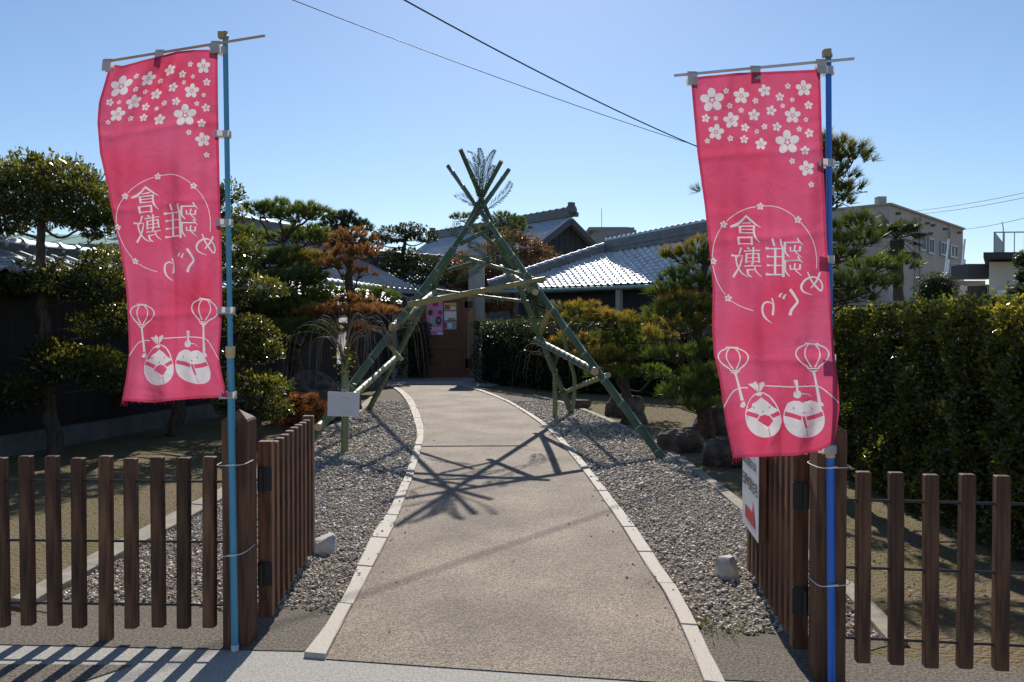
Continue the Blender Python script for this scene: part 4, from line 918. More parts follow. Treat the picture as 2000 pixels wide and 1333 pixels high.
tree('shrub', 'glossy green shrub between the fence post and the rusty azalea', 10.2, [(505, 868), (505, 800), (500, 760)], .05, [(470, 790, 52, 34, 0), (525, 800, 40, 30, -.1), (515, 757, 42, 22, .2)], M['leaf_dark'], 'broad', M['bark'], 'shrub', seed=3)
tree('pine_tree', 'green pine with a flat forked umbrella top before the tiled roofs', 16.0, [(585, 788), (575, 700), (556, 600), (550, 520), (549, 478)], .16,
     [(508, 418, 34, 18, 0), (545, 412, 40, 20, .1), (600, 420, 42, 20, 0), (578, 428, 44, 15, -.1), (475, 470, 48, 26, .6), (445, 460, 30, 22, .8), (590, 470, 45, 26, .4), (625, 470, 28, 20, .3), (520, 515, 70, 20, -.2), (560, 510, 50, 22, -.4), (440, 520, 50, 26, .3), (490, 545, 60, 22, -.3), (610, 520, 50, 24, -.5, 'needle_gold'), (560, 555, 60, 24, -.6), (600, 545, 40, 24, -.8), (480, 585, 50, 20, -.4), (590, 585, 50, 18, -1), (560, 610, 60, 22, -1), (640, 575, 34, 18, -.8), (600, 650, 60, 30, -1.4), (560, 650, 40, 24, -1.2), (730, 585, 44, 20, .3)],
     M['needle_green'], 'needle', M['bark_pine'], leaf=(.15, .013), per=24, seed=4, dens=1.0, fat=1.1)
tree('pine_tree', 'browned pine with rusty orange pads behind the bamboo vase', 15.0, [(692, 797), (688, 700), (690, 610), (682, 540), (688, 490)], .14,
     [(688, 468, 44, 22, 0), (655, 490, 34, 18, .1), (722, 492, 32, 16, 0), (690, 500, 50, 14, .1), (660, 520, 40, 14, -.2), (700, 538, 36, 14, -.2), (690, 590, 36, 14, -.3), (640, 612, 50, 14, -.5), (720, 612, 62, 17, -.5), (676, 606, 44, 16, -.2), (695, 645, 34, 13, -.6), (600, 617, 52, 11, -.4)],
     M['needle_brown'], 'needle', M['bark_pine'], leaf=(.12, .012), per=22, seed=5, dens=.85)
tree('conifer', 'dense blue-green conifer rising behind the browned pine', 25.0, [(668, 740), (668, 600), (668, 480), (670, 420)], .16, [(668, 440, 40, 24, 0), (645, 450, 26, 22, 0), (700, 452, 28, 22, 0), (672, 425, 24, 12, 0), (670, 475, 46, 22, 0), (700, 500, 40, 26, 0), (640, 510, 40, 26, 0)], M['needle_dark'], 'needle', M['bark_pine'], leaf=(.17, .018), per=20, seed=6, dens=.8)
tree('cloud_tree', 'dark cloud-pruned tree before the far grey storehouse roof', 27.5, [(812, 731), (808, 640), (802, 570), (788, 520), (790, 470)], .15,
     [(770, 462, 40, 18, 0), (800, 452, 30, 15, 0), (832, 465, 22, 16, 0), (738, 472, 22, 13, 0), (790, 500, 34, 14, 0), (770, 525, 30, 16, 0), (830, 520, 36, 20, 0), (850, 545, 34, 20, 0), (800, 548, 34, 14, -.3), (760, 560, 34, 16, -.3), (850, 585, 34, 22, -.2), (780, 595, 40, 18, -.5), (825, 605, 40, 22, -.4)],
     M['leaf_mid'], 'broad', M['bark_pine'], leaf=(.085, .04), seed=7, dens=.42)
tree('broadleaf_tree', 'reddish-leaved round tree behind the arch and the pillar', 29.0, [(1000, 720), (1000, 620), (1000, 520)], .16,
     [(1015, 490, 50, 32, 0), (1050, 512, 44, 30, 0), (960, 505, 44, 34, -.5), (1000, 540, 70, 36, -1), (920, 545, 46, 34, -1), (895, 520, 40, 28, 0), (1060, 545, 40, 26, -1.5), (890, 575, 40, 36, -1), (950, 590, 50, 36, -1), (1000, 465, 30, 14, 0)], M['leaf_red'], 'broad', M['bark'], leaf=(.08, .04), seed=8, dens=.5)
tree('pine_tree', 'far pine with two flat pads standing beside the storehouse ridge', 33.0, [(950, 700), (950, 560), (955, 480), (960, 445)], .16, [(905, 428, 26, 11, 0), (985, 432, 36, 17, 0), (1015, 445, 20, 12, 0), (950, 455, 30, 11, 0), (995, 455, 30, 10, 0)], M['needle_green'], 'needle', M['bark_pine'], leaf=(.18, .022), per=18, seed=9, dens=.55)
tree('pine_tree', 'low gold-tipped pine spreading under the tiled eave', 14.2, [(1222, 812), (1222, 760), (1210, 700), (1205, 640)], .11,
     [(1130, 612, 56, 20, 0, 'needle_gold'), (1100, 630, 34, 16, .3, 'needle_gold'), (1180, 632, 50, 22, -.2, 'needle_gold'), (1235, 635, 56, 26, -.2, 'needle_gold'), (1250, 660, 46, 26, -.3), (1120, 675, 50, 18, .2, 'needle_gold'), (1190, 672, 50, 22, 0), (1230, 700, 56, 26, -.2), (1170, 702, 56, 22, -.4, 'needle_gold'), (1260, 690, 40, 26, 0), (1205, 735, 52, 20, -.3), (1270, 735, 40, 20, 0)],
     M['needle_green'], 'needle', M['bark_pine'], leaf=(.15, .0125), per=24, seed=10, dens=1.0)
tree('pine_tree', 'tall tiered green pine beside the dark blue banner', 11.2, [(1385, 868), (1375, 800), (1358, 720), (1362, 640), (1370, 560), (1376, 490)], .12,
     [(1362, 492, 34, 24, 0, 'needle_gold'), (1325, 505, 32, 16, .1, 'needle_gold'), (1375, 515, 40, 18, 0), (1330, 545, 36, 22, 0), (1375, 560, 44, 26, -.1), (1300, 575, 34, 22, .1), (1350, 600, 52, 26, -.2, 'needle_gold'), (1390, 615, 50, 26, -.3), (1310, 620, 46, 24, -.1), (1360, 645, 50, 24, -.3, 'needle_gold'), (1285, 665, 30, 20, .1, 'needle_gold'), (1320, 700, 50, 22, -.2), (1390, 690, 46, 26, -.3), (1370, 735, 44, 18, -.3), (1335, 775, 46, 34, -.5), (1385, 760, 50, 36, -.6), (1370, 800, 46, 24, -.6)],
     M['needle_green'], 'needle', M['bark_pine'], leaf=(.15, .0105), per=26, seed=11, dens=1.25)
tree('pine_tree', 'tall pine behind the dark blue pole, spreading over the hedge', 8.3, [(1560, 938), (1565, 740), (1580, 600), (1600, 480), (1605, 370), (1600, 300)], .15,
     [(1640, 300, 50, 24, 0, 'needle_gold'), (1660, 318, 40, 18, .1), (1590, 290, 40, 24, 0), (1630, 345, 46, 18, 0), (1650, 375, 40, 16, 0, 'needle_gold'), (1620, 400, 44, 16, 0), (1560, 360, 50, 24, .2), (1500, 380, 60, 26, .2), (1420, 375, 50, 20, .3), (1670, 445, 46, 22, 0), (1650, 478, 46, 18, -.1), (1690, 470, 36, 20, .1), (1640, 505, 40, 14, 0), (1690, 525, 50, 18, .2), (1745, 522, 36, 18, .3), (1660, 555, 54, 24, 0), (1700, 560, 50, 22, .2), (1650, 585, 46, 16, .1), (1560, 500, 50, 24, .3), (1520, 600, 50, 24, .2)],
     M['needle_green'], 'needle', M['bark_pine'], leaf=(.13, .0085), per=26, seed=12, dens=1.5)

def hedge(name, label, quad, h, m, leafs, L, W, tb_top=.45, core=True, seed=0, cat='hedge'):
    """quad: four ground corners; leaves over the sides and the top"""
    global rng
    rng = np.random.default_rng(300 + seed)
    q = [np.array([p[0], p[1], 0.]) for p in quad]; b = sum(q) / 4; root = thing(name, label, cat, tuple(b)); c = Vector(b)
    mb = MB(); ins = .27
    def f(p, z):
        i = next(k for k in range(4) if q[k] is p); a, c2 = q[i - 1], q[(i + 1) % 4]; return p + unit(a - p) * ins + unit(c2 - p) * ins - b + [0, 0, z]
    mb.hexa([f(p, .05) for p in q], [f(p, h - ins) for p in q]); mb.build('dark_filler', M['core'], root)  # dark filler box added inside the leaves, blocks the view through
    parts = []
    faces = [(q[i], q[(i + 1) % 4]) for i in range(4)]
    ar = [np.linalg.norm(B - A) * h for A, B in faces]; top = abs(np.cross((q[2] - q[0])[:2], (q[3] - q[1])[:2])) / 2
    for (A, B), a in zip(faces, ar):
        n = int(leafs * a); s, z = rng.random(n), rng.random(n) ** .85 * h
        p = A + (B - A) * s[:, None]; nr = unit(np.array([(B - A)[1], -(B - A)[0], 0.])); 
        sx = s * np.linalg.norm(B - A); wob = .085 * np.sin(sx * 5.3 + z * 3.1 + 2 * np.sin(z * 2.3 + sx)) * np.sin(z * 5.7 - sx * 2.2) + .06 * np.sin(sx * 13 - z * 9 + 2 * np.sin(sx * 3.3)) * np.sin(z * 11 + sx * 4.1)
        p = p + nr * (wob - rng.random(n) ** 2 * .12)[:, None] + [0, 0, 1] * z[:, None] - b
        tt = np.clip(rng.normal(.40, .27, n) + .28 * np.clip((z / h - .75) * 4, 0, 1), 0, 1)  # lighter near the top edge: sunlight there put into the tint
        s_ = rng.uniform(.7, 1.2, n)
        parts.append(leaves(p, nr * .6 + rng.normal(size=(n, 3)) * .7 + [0, 0, .25], nr * .6 + [0, 0, .5] + rng.normal(size=(n, 3)) * .6, L * s_, W * s_, tt))
    n = int(leafs * top * 1.25); u, v = rng.random(n), rng.random(n)
    p = (q[0] * ((1 - u) * (1 - v))[:, None] + q[1] * (u * (1 - v))[:, None] + q[2] * (u * v)[:, None] + q[3] * ((1 - u) * v)[:, None])
    bump = .05 * np.sin(p[:, 0] * 6 + p[:, 1] * 4) * np.sin(p[:, 1] * 5.5) + .035 * np.sin(p[:, 1] * 12 + 3 * np.sin(p[:, 0] * 5))
    shoot = (rng.random(n) < .04) * rng.random(n) * .14
    p = p + np.stack([0 * u, 0 * u, h + bump - rng.random(n) ** 2 * .13 + shoot], 1) - b
    s_ = rng.uniform(.7, 1.2, n)
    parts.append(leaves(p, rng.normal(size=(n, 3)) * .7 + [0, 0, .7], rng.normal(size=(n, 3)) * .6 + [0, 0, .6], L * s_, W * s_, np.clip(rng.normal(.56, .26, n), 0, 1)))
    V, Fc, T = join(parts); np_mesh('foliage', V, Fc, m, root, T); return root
hedge('hedge', 'tall glossy clipped hedge with sunlit yellow-green top behind the right fence', [(3.42, 2.6), (4.5, 2.6), (4.6, 9.2), (3.50, 9.2)], 1.74, M['leaf_hedge'], 4200, .046, .026, seed=1)
def gq(pts): return [(G(x, y).x, G(x, y).y) for x, y in pts]
A_, B_, C_ = G(924, 747), G(1085, 768), G(1260, 792)
hedge('hedge', 'dark clipped hedge running right from the stone gate pillar', [(A_.x, A_.y), (B_.x, B_.y), (B_.x + .8, B_.y + .9), (A_.x + .5, A_.y + 1.0)], 1.72, M['leaf_mid'], 900, .06, .032, seed=2)
hedge('hedge', 'dark hedge under the tiled eave behind the low gold-tipped pine', [(B_.x + .02, B_.y), (C_.x + 2.6, C_.y + .5), (C_.x + 2.9, C_.y + 1.6), (B_.x + .82, B_.y + .9)], 1.70, M['leaf_mid'], 850, .06, .032, seed=3)
D_ = G(776, 742)
hedge('hedge', 'narrow dark hedge left of the brown wooden gate', [(D_.x, D_.y), (D_.x + .85, D_.y + .2), (D_.x + .85, D_.y + 1.1), (D_.x, D_.y + 1.0)], 1.70, M['leaf_mid'], 900, .06, .032, seed=4)

def ball_shrub(name, label, foot, blobs, m, leafs, L, W, D, cat='shrub', trunk=.03, seed=0):
    global rng
    rng = np.random.default_rng(500 + seed); root = thing(name, label, cat, foot)
    mb = MB(); top = max(P(x, y, D).z for x, y, _, _ in blobs); mb.tube([(0, 0, -.02), (0.01, 0, max(top, .2) * .9)], [trunk, trunk * .5], 7); mb.build('stem', M['bark'], root)
    for x, y, rx, ry in blobs:
        c = np.array(P(x, y, D) - foot); s = D / F; r = np.array([rx * s, rx * s, ry * s]); a = 4 * math.pi * r[0] * r[2]
        n = int(a * leafs); p, o, h = blob_points(c, r, n, .86)
        bm = bmesh.new(); bmesh.ops.create_icosphere(bm, subdivisions=2, radius=1, matrix=Matrix.Translation(Vector(c)) @ Matrix.Diagonal((*(r * .8), 1))); me = bpy.data.meshes.new('dark_filler'); bm.to_mesh(me); bm.free(); link('dark_filler', me, root, M['core'])  # added near-black ball, fills the foliage so its gaps stay dark
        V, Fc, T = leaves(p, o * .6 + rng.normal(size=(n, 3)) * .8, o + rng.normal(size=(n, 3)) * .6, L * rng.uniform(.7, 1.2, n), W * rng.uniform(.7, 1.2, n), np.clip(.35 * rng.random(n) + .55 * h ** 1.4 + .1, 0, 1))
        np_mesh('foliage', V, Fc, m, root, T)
    return root
AZ = G(592, 858); ball_shrub('azalea', 'round rusty-red clipped azalea beside the dark boulder', Vector((AZ.x, AZ.y + .15, 0)), [(592, 808, 52, 42)], M['leaf_azalea'], 6500, .022, .012, AZ.y + .15, seed=1)
tb = P(1830, 640, 17.); tb.z = 0; ball_shrub('topiary', 'dark round topiary on a broader ball before the outside stair', tb, [(1829, 567, 38, 33), (1823, 600, 42, 24), (1825, 660, 40, 50)], M['leaf_mid'], 2400, .04, .02, 17., seed=2)
tb = P(1990, 640, 14.); tb.z = 0; ball_shrub('topiary', 'stacked ball topiary beside the air conditioner and cream wall', tb, [(2003, 508, 22, 18), (2000, 541, 18, 14), (1990, 572, 20, 16), (1972, 596, 24, 15), (1985, 640, 34, 40)], M['leaf_mid'], 2600, .035, .018, 14., seed=3)
rng = np.random.default_rng(77)
# boulders
def bould(px, py, wpx, hpx, seed, label, dep=.7):
    g = G(px, py); s = g.y / F; rock('boulder', (g.x, g.y + wpx * s * dep * .4, 0), (wpx * s / 2, wpx * s / 2 * dep, hpx * s / 1.25), M['rock'], label, seed, 'boulder')
bould(1225, 815, 92, 46, 1, 'long dark boulder under the low gold-tipped pine')
bould(1242, 830, 56, 24, 2, 'small flat stone at the foot of the long dark boulder')
bould(1338, 886, 108, 52, 4, 'rounded brown boulder beside the bamboo leg')
bould(1420, 915, 110, 52, 5, 'sloping reddish boulder behind the arrow sign', .8)
bould(1405, 850, 90, 62, 6, 'dark upright boulder under the tiered pine')
bould(575, 832, 150, 96, 7, 'large dark boulder behind the rusty azalea', .6)
bould(1130, 800, 40, 22, 8, 'small dark stone at the rear bamboo leg')

# windmill palm
pd = P(1752, 600, 27.); pd.z = 0
pal = thing('palm_tree', 'windmill palm with fan fronds before the beige concrete building', 'palm', pd)
top = P(1752, 468, 27.) - pd
mb = MB(); L = smooth_line([Vector((0, 0, -.02)), top * .5 + Vector((.05, 0, 0)), top], 8); mb.tube(L, [(.13 + .10 * (i / len(L)) ** 3) + .03 * (i % 2) for i in range(len(L))], 9); mb.build('trunk', M['bark'], pal)
for i in range(34):
    a = 2 * math.pi * i * .382 + rng.uniform(-.15, .15); el = rng.uniform(-.9, .9) if i % 3 else rng.uniform(.3, 1.1)
    d = Vector((math.cos(a) * math.cos(el), math.sin(a) * math.cos(el), math.sin(el))); ln = rng.uniform(.5, .75); hub = top + d * ln
    mb = MB(); mb.tube([top, top + d * ln * .5 + Vector((0, 0, .04)), hub], .012, 5)
    n = 26; up = Vector((0, 0, 1)); sd = d.cross(up).normalized(); up2 = sd.cross(d)
    Cs, As = [], []
    for k in range(n):
        t = (k / (n - 1) - .5) * 3.9; Cs.append(hub); As.append(d * math.cos(t) + sd * math.sin(t) - Vector((0, 0, .28)) + up2 * .06 * (k % 2))
    V, Fc, T = leaves(np.array(Cs), np.array(As), np.tile(np.array(up2), (n, 1)), np.full(n, .52) * rng.uniform(.85, 1.05, n), np.full(n, .05), rng.random(n) * .8 + (.2 if el > 0 else 0))
    kk = len(mb.v); me = bpy.data.meshes.new('frond'); me.from_pydata(mb.v + [tuple(v) for v in V], [], mb.f + [tuple(int(x) + kk for x in f) for f in Fc]); me.update()
    at_ = me.attributes.new('tint', 'FLOAT', 'POINT'); at_.data.foreach_set('value', np.concatenate([np.full(kk, .3), T]).astype(np.float32)); link('frond', me, pal, M['leaf_mid'])

# ---------------------------------------------------------------- right house with the bright tiled roof
rng = np.random.default_rng(900)
EZ = 2.75
def at_z(px, py, z): return G(px, py, z)
eave_px = [(960, 567), (1060, 563), (1160, 559.5), (1256, 556), (1340, 551.5), (1420, 547)]
EV = [at_z(x, y, EZ) for x, y in eave_px]
e_dir = (EV[-1] - EV[0]); e_len = e_dir.length; e_dir.normalize()
EV = [EV[0] + e_dir * ((p - EV[0]).dot(e_dir)) for p in EV]                     # straight eave
top_px = [(958, 565.5, 2.77), (1042, 541, 3.16), (1115, 516, 3.55), (1185, 492, 3.95), (1262, 479, 3.95), (1340, 466, 3.95)]
TP = [at_z(*t) for t in top_px]
EV[5] = EV[4] + (EV[5] - EV[4]) * 2.6; TP[5] = TP[4] + (TP[5] - TP[4]) * 2.6; e_len = (EV[5] - EV[0]).length
def row_at(a):                                                                 # a in 0..5 along the eave
    i = min(int(a), 4); t = a - i; return EV[i].lerp(EV[i + 1], t), TP[i].lerp(TP[i + 1], t)
hb = EV[0] * 1.0; hb.z = 0
house = thing('tiled_house', 'low dark house with bright grey hipped tile roof behind the hedge', 'house', hb)
nn_ = (EV[4] - EV[2]).cross(TP[3] - EV[3]).normalized(); nn_ = nn_ if nn_.z > 0 else -nn_
# column positions by eave distance
seg = [(p - EV[0]).dot(e_dir) for p in EV]; colw = .225; rowh = .245; ncol = int(e_len / colw)
def a_of(d): 
    d = min(max(d, 0), seg[-1]); i = max(j for j in range(6) if seg[j] <= d + 1e-9); i = min(i, 4); return i + (d - seg[i]) / (seg[i + 1] - seg[i])
ntile = 0; extra = MB()
for c in range(ncol):
    E0, T0 = row_at(a_of(c * colw)); E1, T1 = row_at(a_of((c + 1) * colw)); sl0 = (T0 - E0).length; sl1 = (T1 - E1).length
    nr = int(max(sl0, sl1) / rowh) + 1
    for r in range(nr):
        def pt(u, v):                                                          # u across 0..1, v up the slope in metres
            l = sl0 + (sl1 - sl0) * u; Eb, Tb = E0.lerp(E1, u), T0.lerp(T1, u); w = min(v, l) / max(l, 1e-6)
            return Eb.lerp(Tb, w)
        v0, v1 = r * rowh - (.03 if r == 0 else 0), (r + 1) * rowh + .03
        if r * rowh > max(sl0, sl1) - .04: continue
        nrm = (E1 - E0).cross(T0.lerp(T1, .5) - E0.lerp(E1, .5)); nrm.normalize()
        if nrm.z < 0: nrm = -nrm
        prof = [(0, .020), (.06, .034), (.13, .036), (.21, .020), (.34, .007), (.62, .002), (.88, .005), (1.0, .018)]
        mb = MB(); lo_, hi_ = [], []; n = len(prof); jz = rng.uniform(-.003, .003)
        for u, h in prof:
            b0 = pt(u, max(v0, 0)) + (E0 - T0).normalized() * max(-v0, 0); b1 = pt(u, v1)
            lo_.append((b0 + nrm * (h + .034 + jz)) - hb); hi_.append((b1 + nrm * (h + .006)) - hb)
        bt = [p - nrm * .030 for p in lo_]
        mb.add(lo_ + hi_ + bt, [(i, i + 1, n + i + 1, n + i) for i in range(n - 1)] + [(2 * n + i, 2 * n + i + 1, i + 1, i) for i in range(n - 1)])
        if ntile < 300: mb.build('tile', M['tile'], house); ntile += 1
        else: extra.add(mb.v, mb.f)
if extra.v: tag(extra.build('tile_rest', M['tile'], house), kind='stuff')
# sheathing, other slopes, ridge stacks
mb = MB(); n6 = 6
back = Vector((.62, .78, 0)); 
lowE = [p - hb - Vector((0, 0, .03)) for p in EV]; lowT = [p - hb - Vector((0, 0, .14)) for p in TP]
nd = 60; dk_ = [row_at(5 * i / nd) for i in range(nd + 1)]; mb.add([p[0] - hb - Vector((0, 0, .035)) for p in dk_] + [p[0].lerp(p[1], .5) - hb - Vector((0, 0, .035)) for p in dk_] + [p[1] - hb - Vector((0, 0, .035)) for p in dk_], [(r * (nd + 1) + i, r * (nd + 1) + i + 1, (r + 1) * (nd + 1) + i + 1, (r + 1) * (nd + 1) + i) for r in range(2) for i in range(nd)])
bk = [TP[3] + back * 2.9 - Vector((0, 0, 1.15)) - hb, TP[5] + back * 2.9 - Vector((0, 0, 1.15)) - hb]
mb.add([lowT[3], lowT[5], bk[1], bk[0]], [(0, 1, 2, 3)]); mb.add([lowE[0], lowT[3], bk[0]], [(0, 1, 2)])
mb.build('roof_deck', M['tile_dark'], house)
def ridge_stack(pts, h, w, parent, org, base_m, cap_m, step=.26, capr=.075):
    for a, b in zip(pts, pts[1:]):
        d = (b - a); L = d.length; d.normalize(); sd = d.cross(Vector((0, 0, 1))).normalized(); up = sd.cross(d)
        m2 = MB(); nl = 3
        for k in range(nl):
            ww = w * (1 - .12 * k); m2.box((a + b) / 2 + up * (h * (k + .5) / nl) - org, (L + .02 * (nl - k), ww, h / nl * .86), 0, (d, sd, up))
        m2.box((a + b) / 2 + up * h * .5 - org, (L, w * .72, h * .98), 0, (d, sd, up)); m2.build('ridge_course', base_m, parent)
        n = max(1, int(L / step))
        for i in range(n):
            p0, p1 = a + d * (L * i / n) + up * h - org, a + d * (L * (i + 1) / n) + up * h - org
            m2 = MB(); m2.tube([p0 - d * .012, p0 + d * .035, p0 + d * .036, p1], [capr * 1.22, capr * 1.22, capr, capr * .94], 10); m2.build('ridge_tile', cap_m, parent, True)
off = Vector((.02, .03, -.06))
ridge_stack([TP[0] + off, TP[3] + off], .30, .22, house, hb, M['tile_dark'], M['tile']); ridge_stack([TP[3] + off, TP[5] + off], .40, .26, house, hb, M['tile_dark'], M['tile'])
# gutter, walls, post
mb = MB(); gv = (EV[0] - TP[3]); gv.z = 0; out = Vector((-e_dir.y, e_dir.x, 0)); out = out if out.y < 0 else -out
mb.tube([EV[0] + out * .07 - Vector((0, 0, .07)) - hb, EV[-1] + out * .07 - Vector((0, 0, .09)) - hb], .055, 10); mb.build('gutter', M['copper'], house, True)
mb = MB(); a, b = EV[0] + e_dir * .5 - out * .75, EV[-1] - out * .75
for k in range(26):
    p = a.lerp(b, (k + .5) / 26); mb.box((p.x - hb.x, p.y - hb.y, 1.32), ((b - a).length / 26 - .008, .05, 2.62), 0, (e_dir, out, Vector((0, 0, 1))))
mb.build('wall', M['board_blue'], house)
mb = MB(); a2 = a - out * .03; b2 = b - out * .03; mb.hexa([(a2.x - hb.x, a2.y - hb.y, 0), (b2.x - hb.x, b2.y - hb.y, 0), (b2.x + back.x * 4 - hb.x, b2.y + back.y * 4 - hb.y, 0), (a2.x + back.x * 4 - hb.x + 2, a2.y + back.y * 4 - hb.y, 0)], [(a2.x - hb.x, a2.y - hb.y, 2.6), (b2.x - hb.x, b2.y - hb.y, 2.6), (b2.x + back.x * 3 - hb.x, b2.y + back.y * 3 - hb.y, 2.6), (a2.x + back.x * 3 - hb.x + 2, a2.y + back.y * 3 - hb.y, 2.6)]); mb.build('core_wall', M['board_black'], house)
pp = at_z(1203, 561, 2.68); pp += -out * .15; mb = MB(); mb.box((pp.x - hb.x, pp.y - hb.y, 1.33), (.14, .14, 2.66), 0, (e_dir, out, Vector((0, 0, 1)))); mb.build('eave_post', M['pillar'], house)

# ---------------------------------------------------------------- far storehouse
def gable_house(name, label, ridge, half, rise, wallz, m_wall, m_roof, over=.7, nroll=46, cat='building', rollr=.05, boards=True):
    a, b = Vector(ridge[0]), Vector(ridge[1]); d = (b - a); d.z = 0; L = d.length; d.normalize(); sd = Vector((d.y, -d.x, 0)); org = Vector((a.x, a.y, 0))
    root = thing(name, label, cat, org); zr = a.z; ze = zr - rise
    mb = MB()
    for s in (0, 1):
        o_ = a + d * (.5 if s == 0 else L - .5) - org; n = 14
        for k in range(n):
            t0, t1 = -1 + 2 * k / n, -1 + 2 * (k + 1) / n; g_ = .012
            zt = lambda t: zr - .12 - rise * abs(t)
            P0, P1 = o_ + sd * half * (t0 + g_ / 2), o_ + sd * half * (t1 - g_ / 2); q = [(P0.x, P0.y, 0), (P1.x, P1.y, 0), (P1.x, P1.y, zt(t1)), (P0.x, P0.y, zt(t0))]
            w = d * (.06 + .01 * (k % 2)) * (1 if s == 0 else -1); q2 = [(x + w.x, y + w.y, z) for x, y, z in q]
            mb.add(q + q2, [(0, 1, 2, 3), (4, 7, 6, 5), (0, 3, 7, 4), (1, 5, 6, 2), (3, 2, 6, 7)])
    for s in (-1, 1):
        p, q = a + d * .5 + sd * half * s * .99 - org, a + d * (L - .5) + sd * half * s * .99 - org; mb.box(((p.x + q.x) / 2, (p.y + q.y) / 2, (ze - .15) / 2), ((q - p).length, .1, ze - .15), 0, (d, sd, Vector((0, 0, 1))))
    mb.build('wall', m_wall, root)
    slope = rise / half; ext = half + over
    for s in (-1, 1):
        mb = MB(); r0 = a - org; r1 = a + d * L - org; e0 = r0 + sd * s * ext - Vector((0, 0, slope * ext)); e1 = r1 + sd * s * ext - Vector((0, 0, slope * ext)); th = Vector((0, 0, -.14))
        mb.hexa([r0 + th, r1 + th, e1 + th, e0 + th], [r0, r1, e1, e0])
        rows = int(ext / .5)
        for k in range(nroll):
            p = r0.lerp(r1, (k + .5) / nroll); e = e0.lerp(e1, (k + .5) / nroll); 
            mb.tube([p + Vector((0, 0, .02)), e + Vector((0, 0, .02))], rollr, 6)
        tag(mb.build('roof_slope', m_roof, root), kind='stuff' if False else None)
    # verge boards, ridge
    for s in (-1, 1):
        for r0 in (a - org, a + d * L - org):
            e = r0 + sd * s * ext - Vector((0, 0, slope * ext)); mb = MB(); dv = (e - r0); l = dv.length; dv.normalize(); mb.box((r0 + e) / 2 + Vector((0, 0, -.20)), (l, .09, .28), 0, (dv, d, dv.cross(d))); mb.build('verge_board', M['pillar_grey'], root)
    ridge_stack([a + d * .05, a + d * (L - .05)], .42, .34, root, org, M['tile_dark'], M['tile_dark'], .5, .11)
    for r0 in (a, a + d * L):
        mb = MB(); c = r0 - org + Vector((0, 0, .32)); mb.tube([c - d * .1, c + d * .1], [.30, .30], 14); mb.box(c + Vector((0, 0, .3)), (.22, .3, .2), 0, (d, sd, Vector((0, 0, 1)))); mb.box(c - Vector((0, 0, .18)), (.2, .8, .22), 0, (d, sd, Vector((0, 0, 1)))); mb.build('ridge_end_ornament', M['tile_dark'], root)
    return root
M['pillar_grey'] = mat('pillar_grey', (0.10, 0.105, 0.115), .8)
ra = P(1116, 424, 40.); rb = P(845, 466, 1.0); rb = P(845, 468, 40. * 214 / 170.); rb.z = ra.z
gable_house('storehouse', 'far storehouse with long grey tiled roof and dark boarded gable', (ra, rb), 2.6, 1.75, 5, M['board_blue'], M['tile'], .9, 60, rollr=.06)
# left tiled roof behind the pines, copper-roofed house
la, lb = P(380, 432, 20.), P(640, 462, 24.); lb.z = la.z - .0
gable_house('tiled_house', 'tiled roof house showing between the green pine branches', (Vector((-8.6, 19.2, 4.1)), Vector((-5.6, 25.5, 4.1))), 2.4, 1.1, 3, M['board_black'], M['tile_mid'], .6, 24, rollr=.055)
gable_house('tiled_house', 'low tiled roof behind the dark cloud-pruned tree', (Vector((-5.2, 27.5, 3.75)), Vector((-1.9, 30.5, 3.75))), 2.0, .9, 3, M['plaster'], M['tile_mid'], .6, 20, rollr=.055)
cb = thing('copper_roof_house', 'dark house with pale green copper roof behind the round-topped tree', 'house', (-9.5, 17, 0))
mb = MB(); mb.box((-.2, 1.7, 1.6), (5.4, 3, 3.2)); mb.build('wall', M['board_black'], cb)
mb = MB(); z0, z1 = 3.32, 3.72
mb.hexa([(-3.4, -.4, z0 - .1), (3.0, -.4, z0 - .1), (3.0, 4, z0 - .1), (-3.4, 4, z0 - .1)], [(-3.4, -.4, z0), (3.0, -.4, z0), (2.7, 1.4, z1), (-3.4, 1.4, z1)]); mb.build('roof', M['copper'], cb)
for i in range(9):
    mb = MB(); x = -3.1 + i * .72; mb.tube([(x, -.41, z0 + .01), (x - .03, 1.38, z1 + .01)], .02, 6); mb.build('seam', M['copper'], cb)

# ---------------------------------------------------------------- black boarded garden wall with tile coping
w0, w1 = Vector((-7.45, 5.2, 0)), Vector((-3.55, 21.6, 0)); wd = (w1 - w0); wl = wd.length; wd.normalize(); wn_ = Vector((wd.y, -wd.x, 0))      # towards the garden
wall = thing('garden_wall', 'long black boarded wall with tile coping behind the left trees', 'wall', w0)
U = Vector((0, 0, 1))
mb = MB(); mb.box(wd * wl / 2 + U * .13, (wl, .34, .26), 0, (wd, wn_, U)); mb.build('plinth', M['plinth'], wall)
bd = MB(); bd.box((0, 0, 0), (.295, .03, 1.92), 0, (wd, wn_, U)); bd_me = bd.mesh('board'); bd_me.materials.append(M['board_black'])
nb = int(wl / .3)
for i in range(nb):
    o = link('board', bd_me, wall); o.location = wd * ((i + .5) * .3) + wn_ * (.05 + rng.uniform(0, .006)) + U * 1.22
mb = MB(); mb.box(wd * wl / 2 + U * 1.22, (wl, .06, 1.92), 0, (wd, wn_, U)); mb.build('core_wall', M['board_black'], wall)
for z in (1.18, 2.16):
    mb = MB(); mb.box(wd * wl / 2 + wn_ * .085 + U * z, (wl, .035, .07), 0, (wd, wn_, U)); mb.build('batten', M['board_black'], wall)
mb = MB(); zr = 2.52
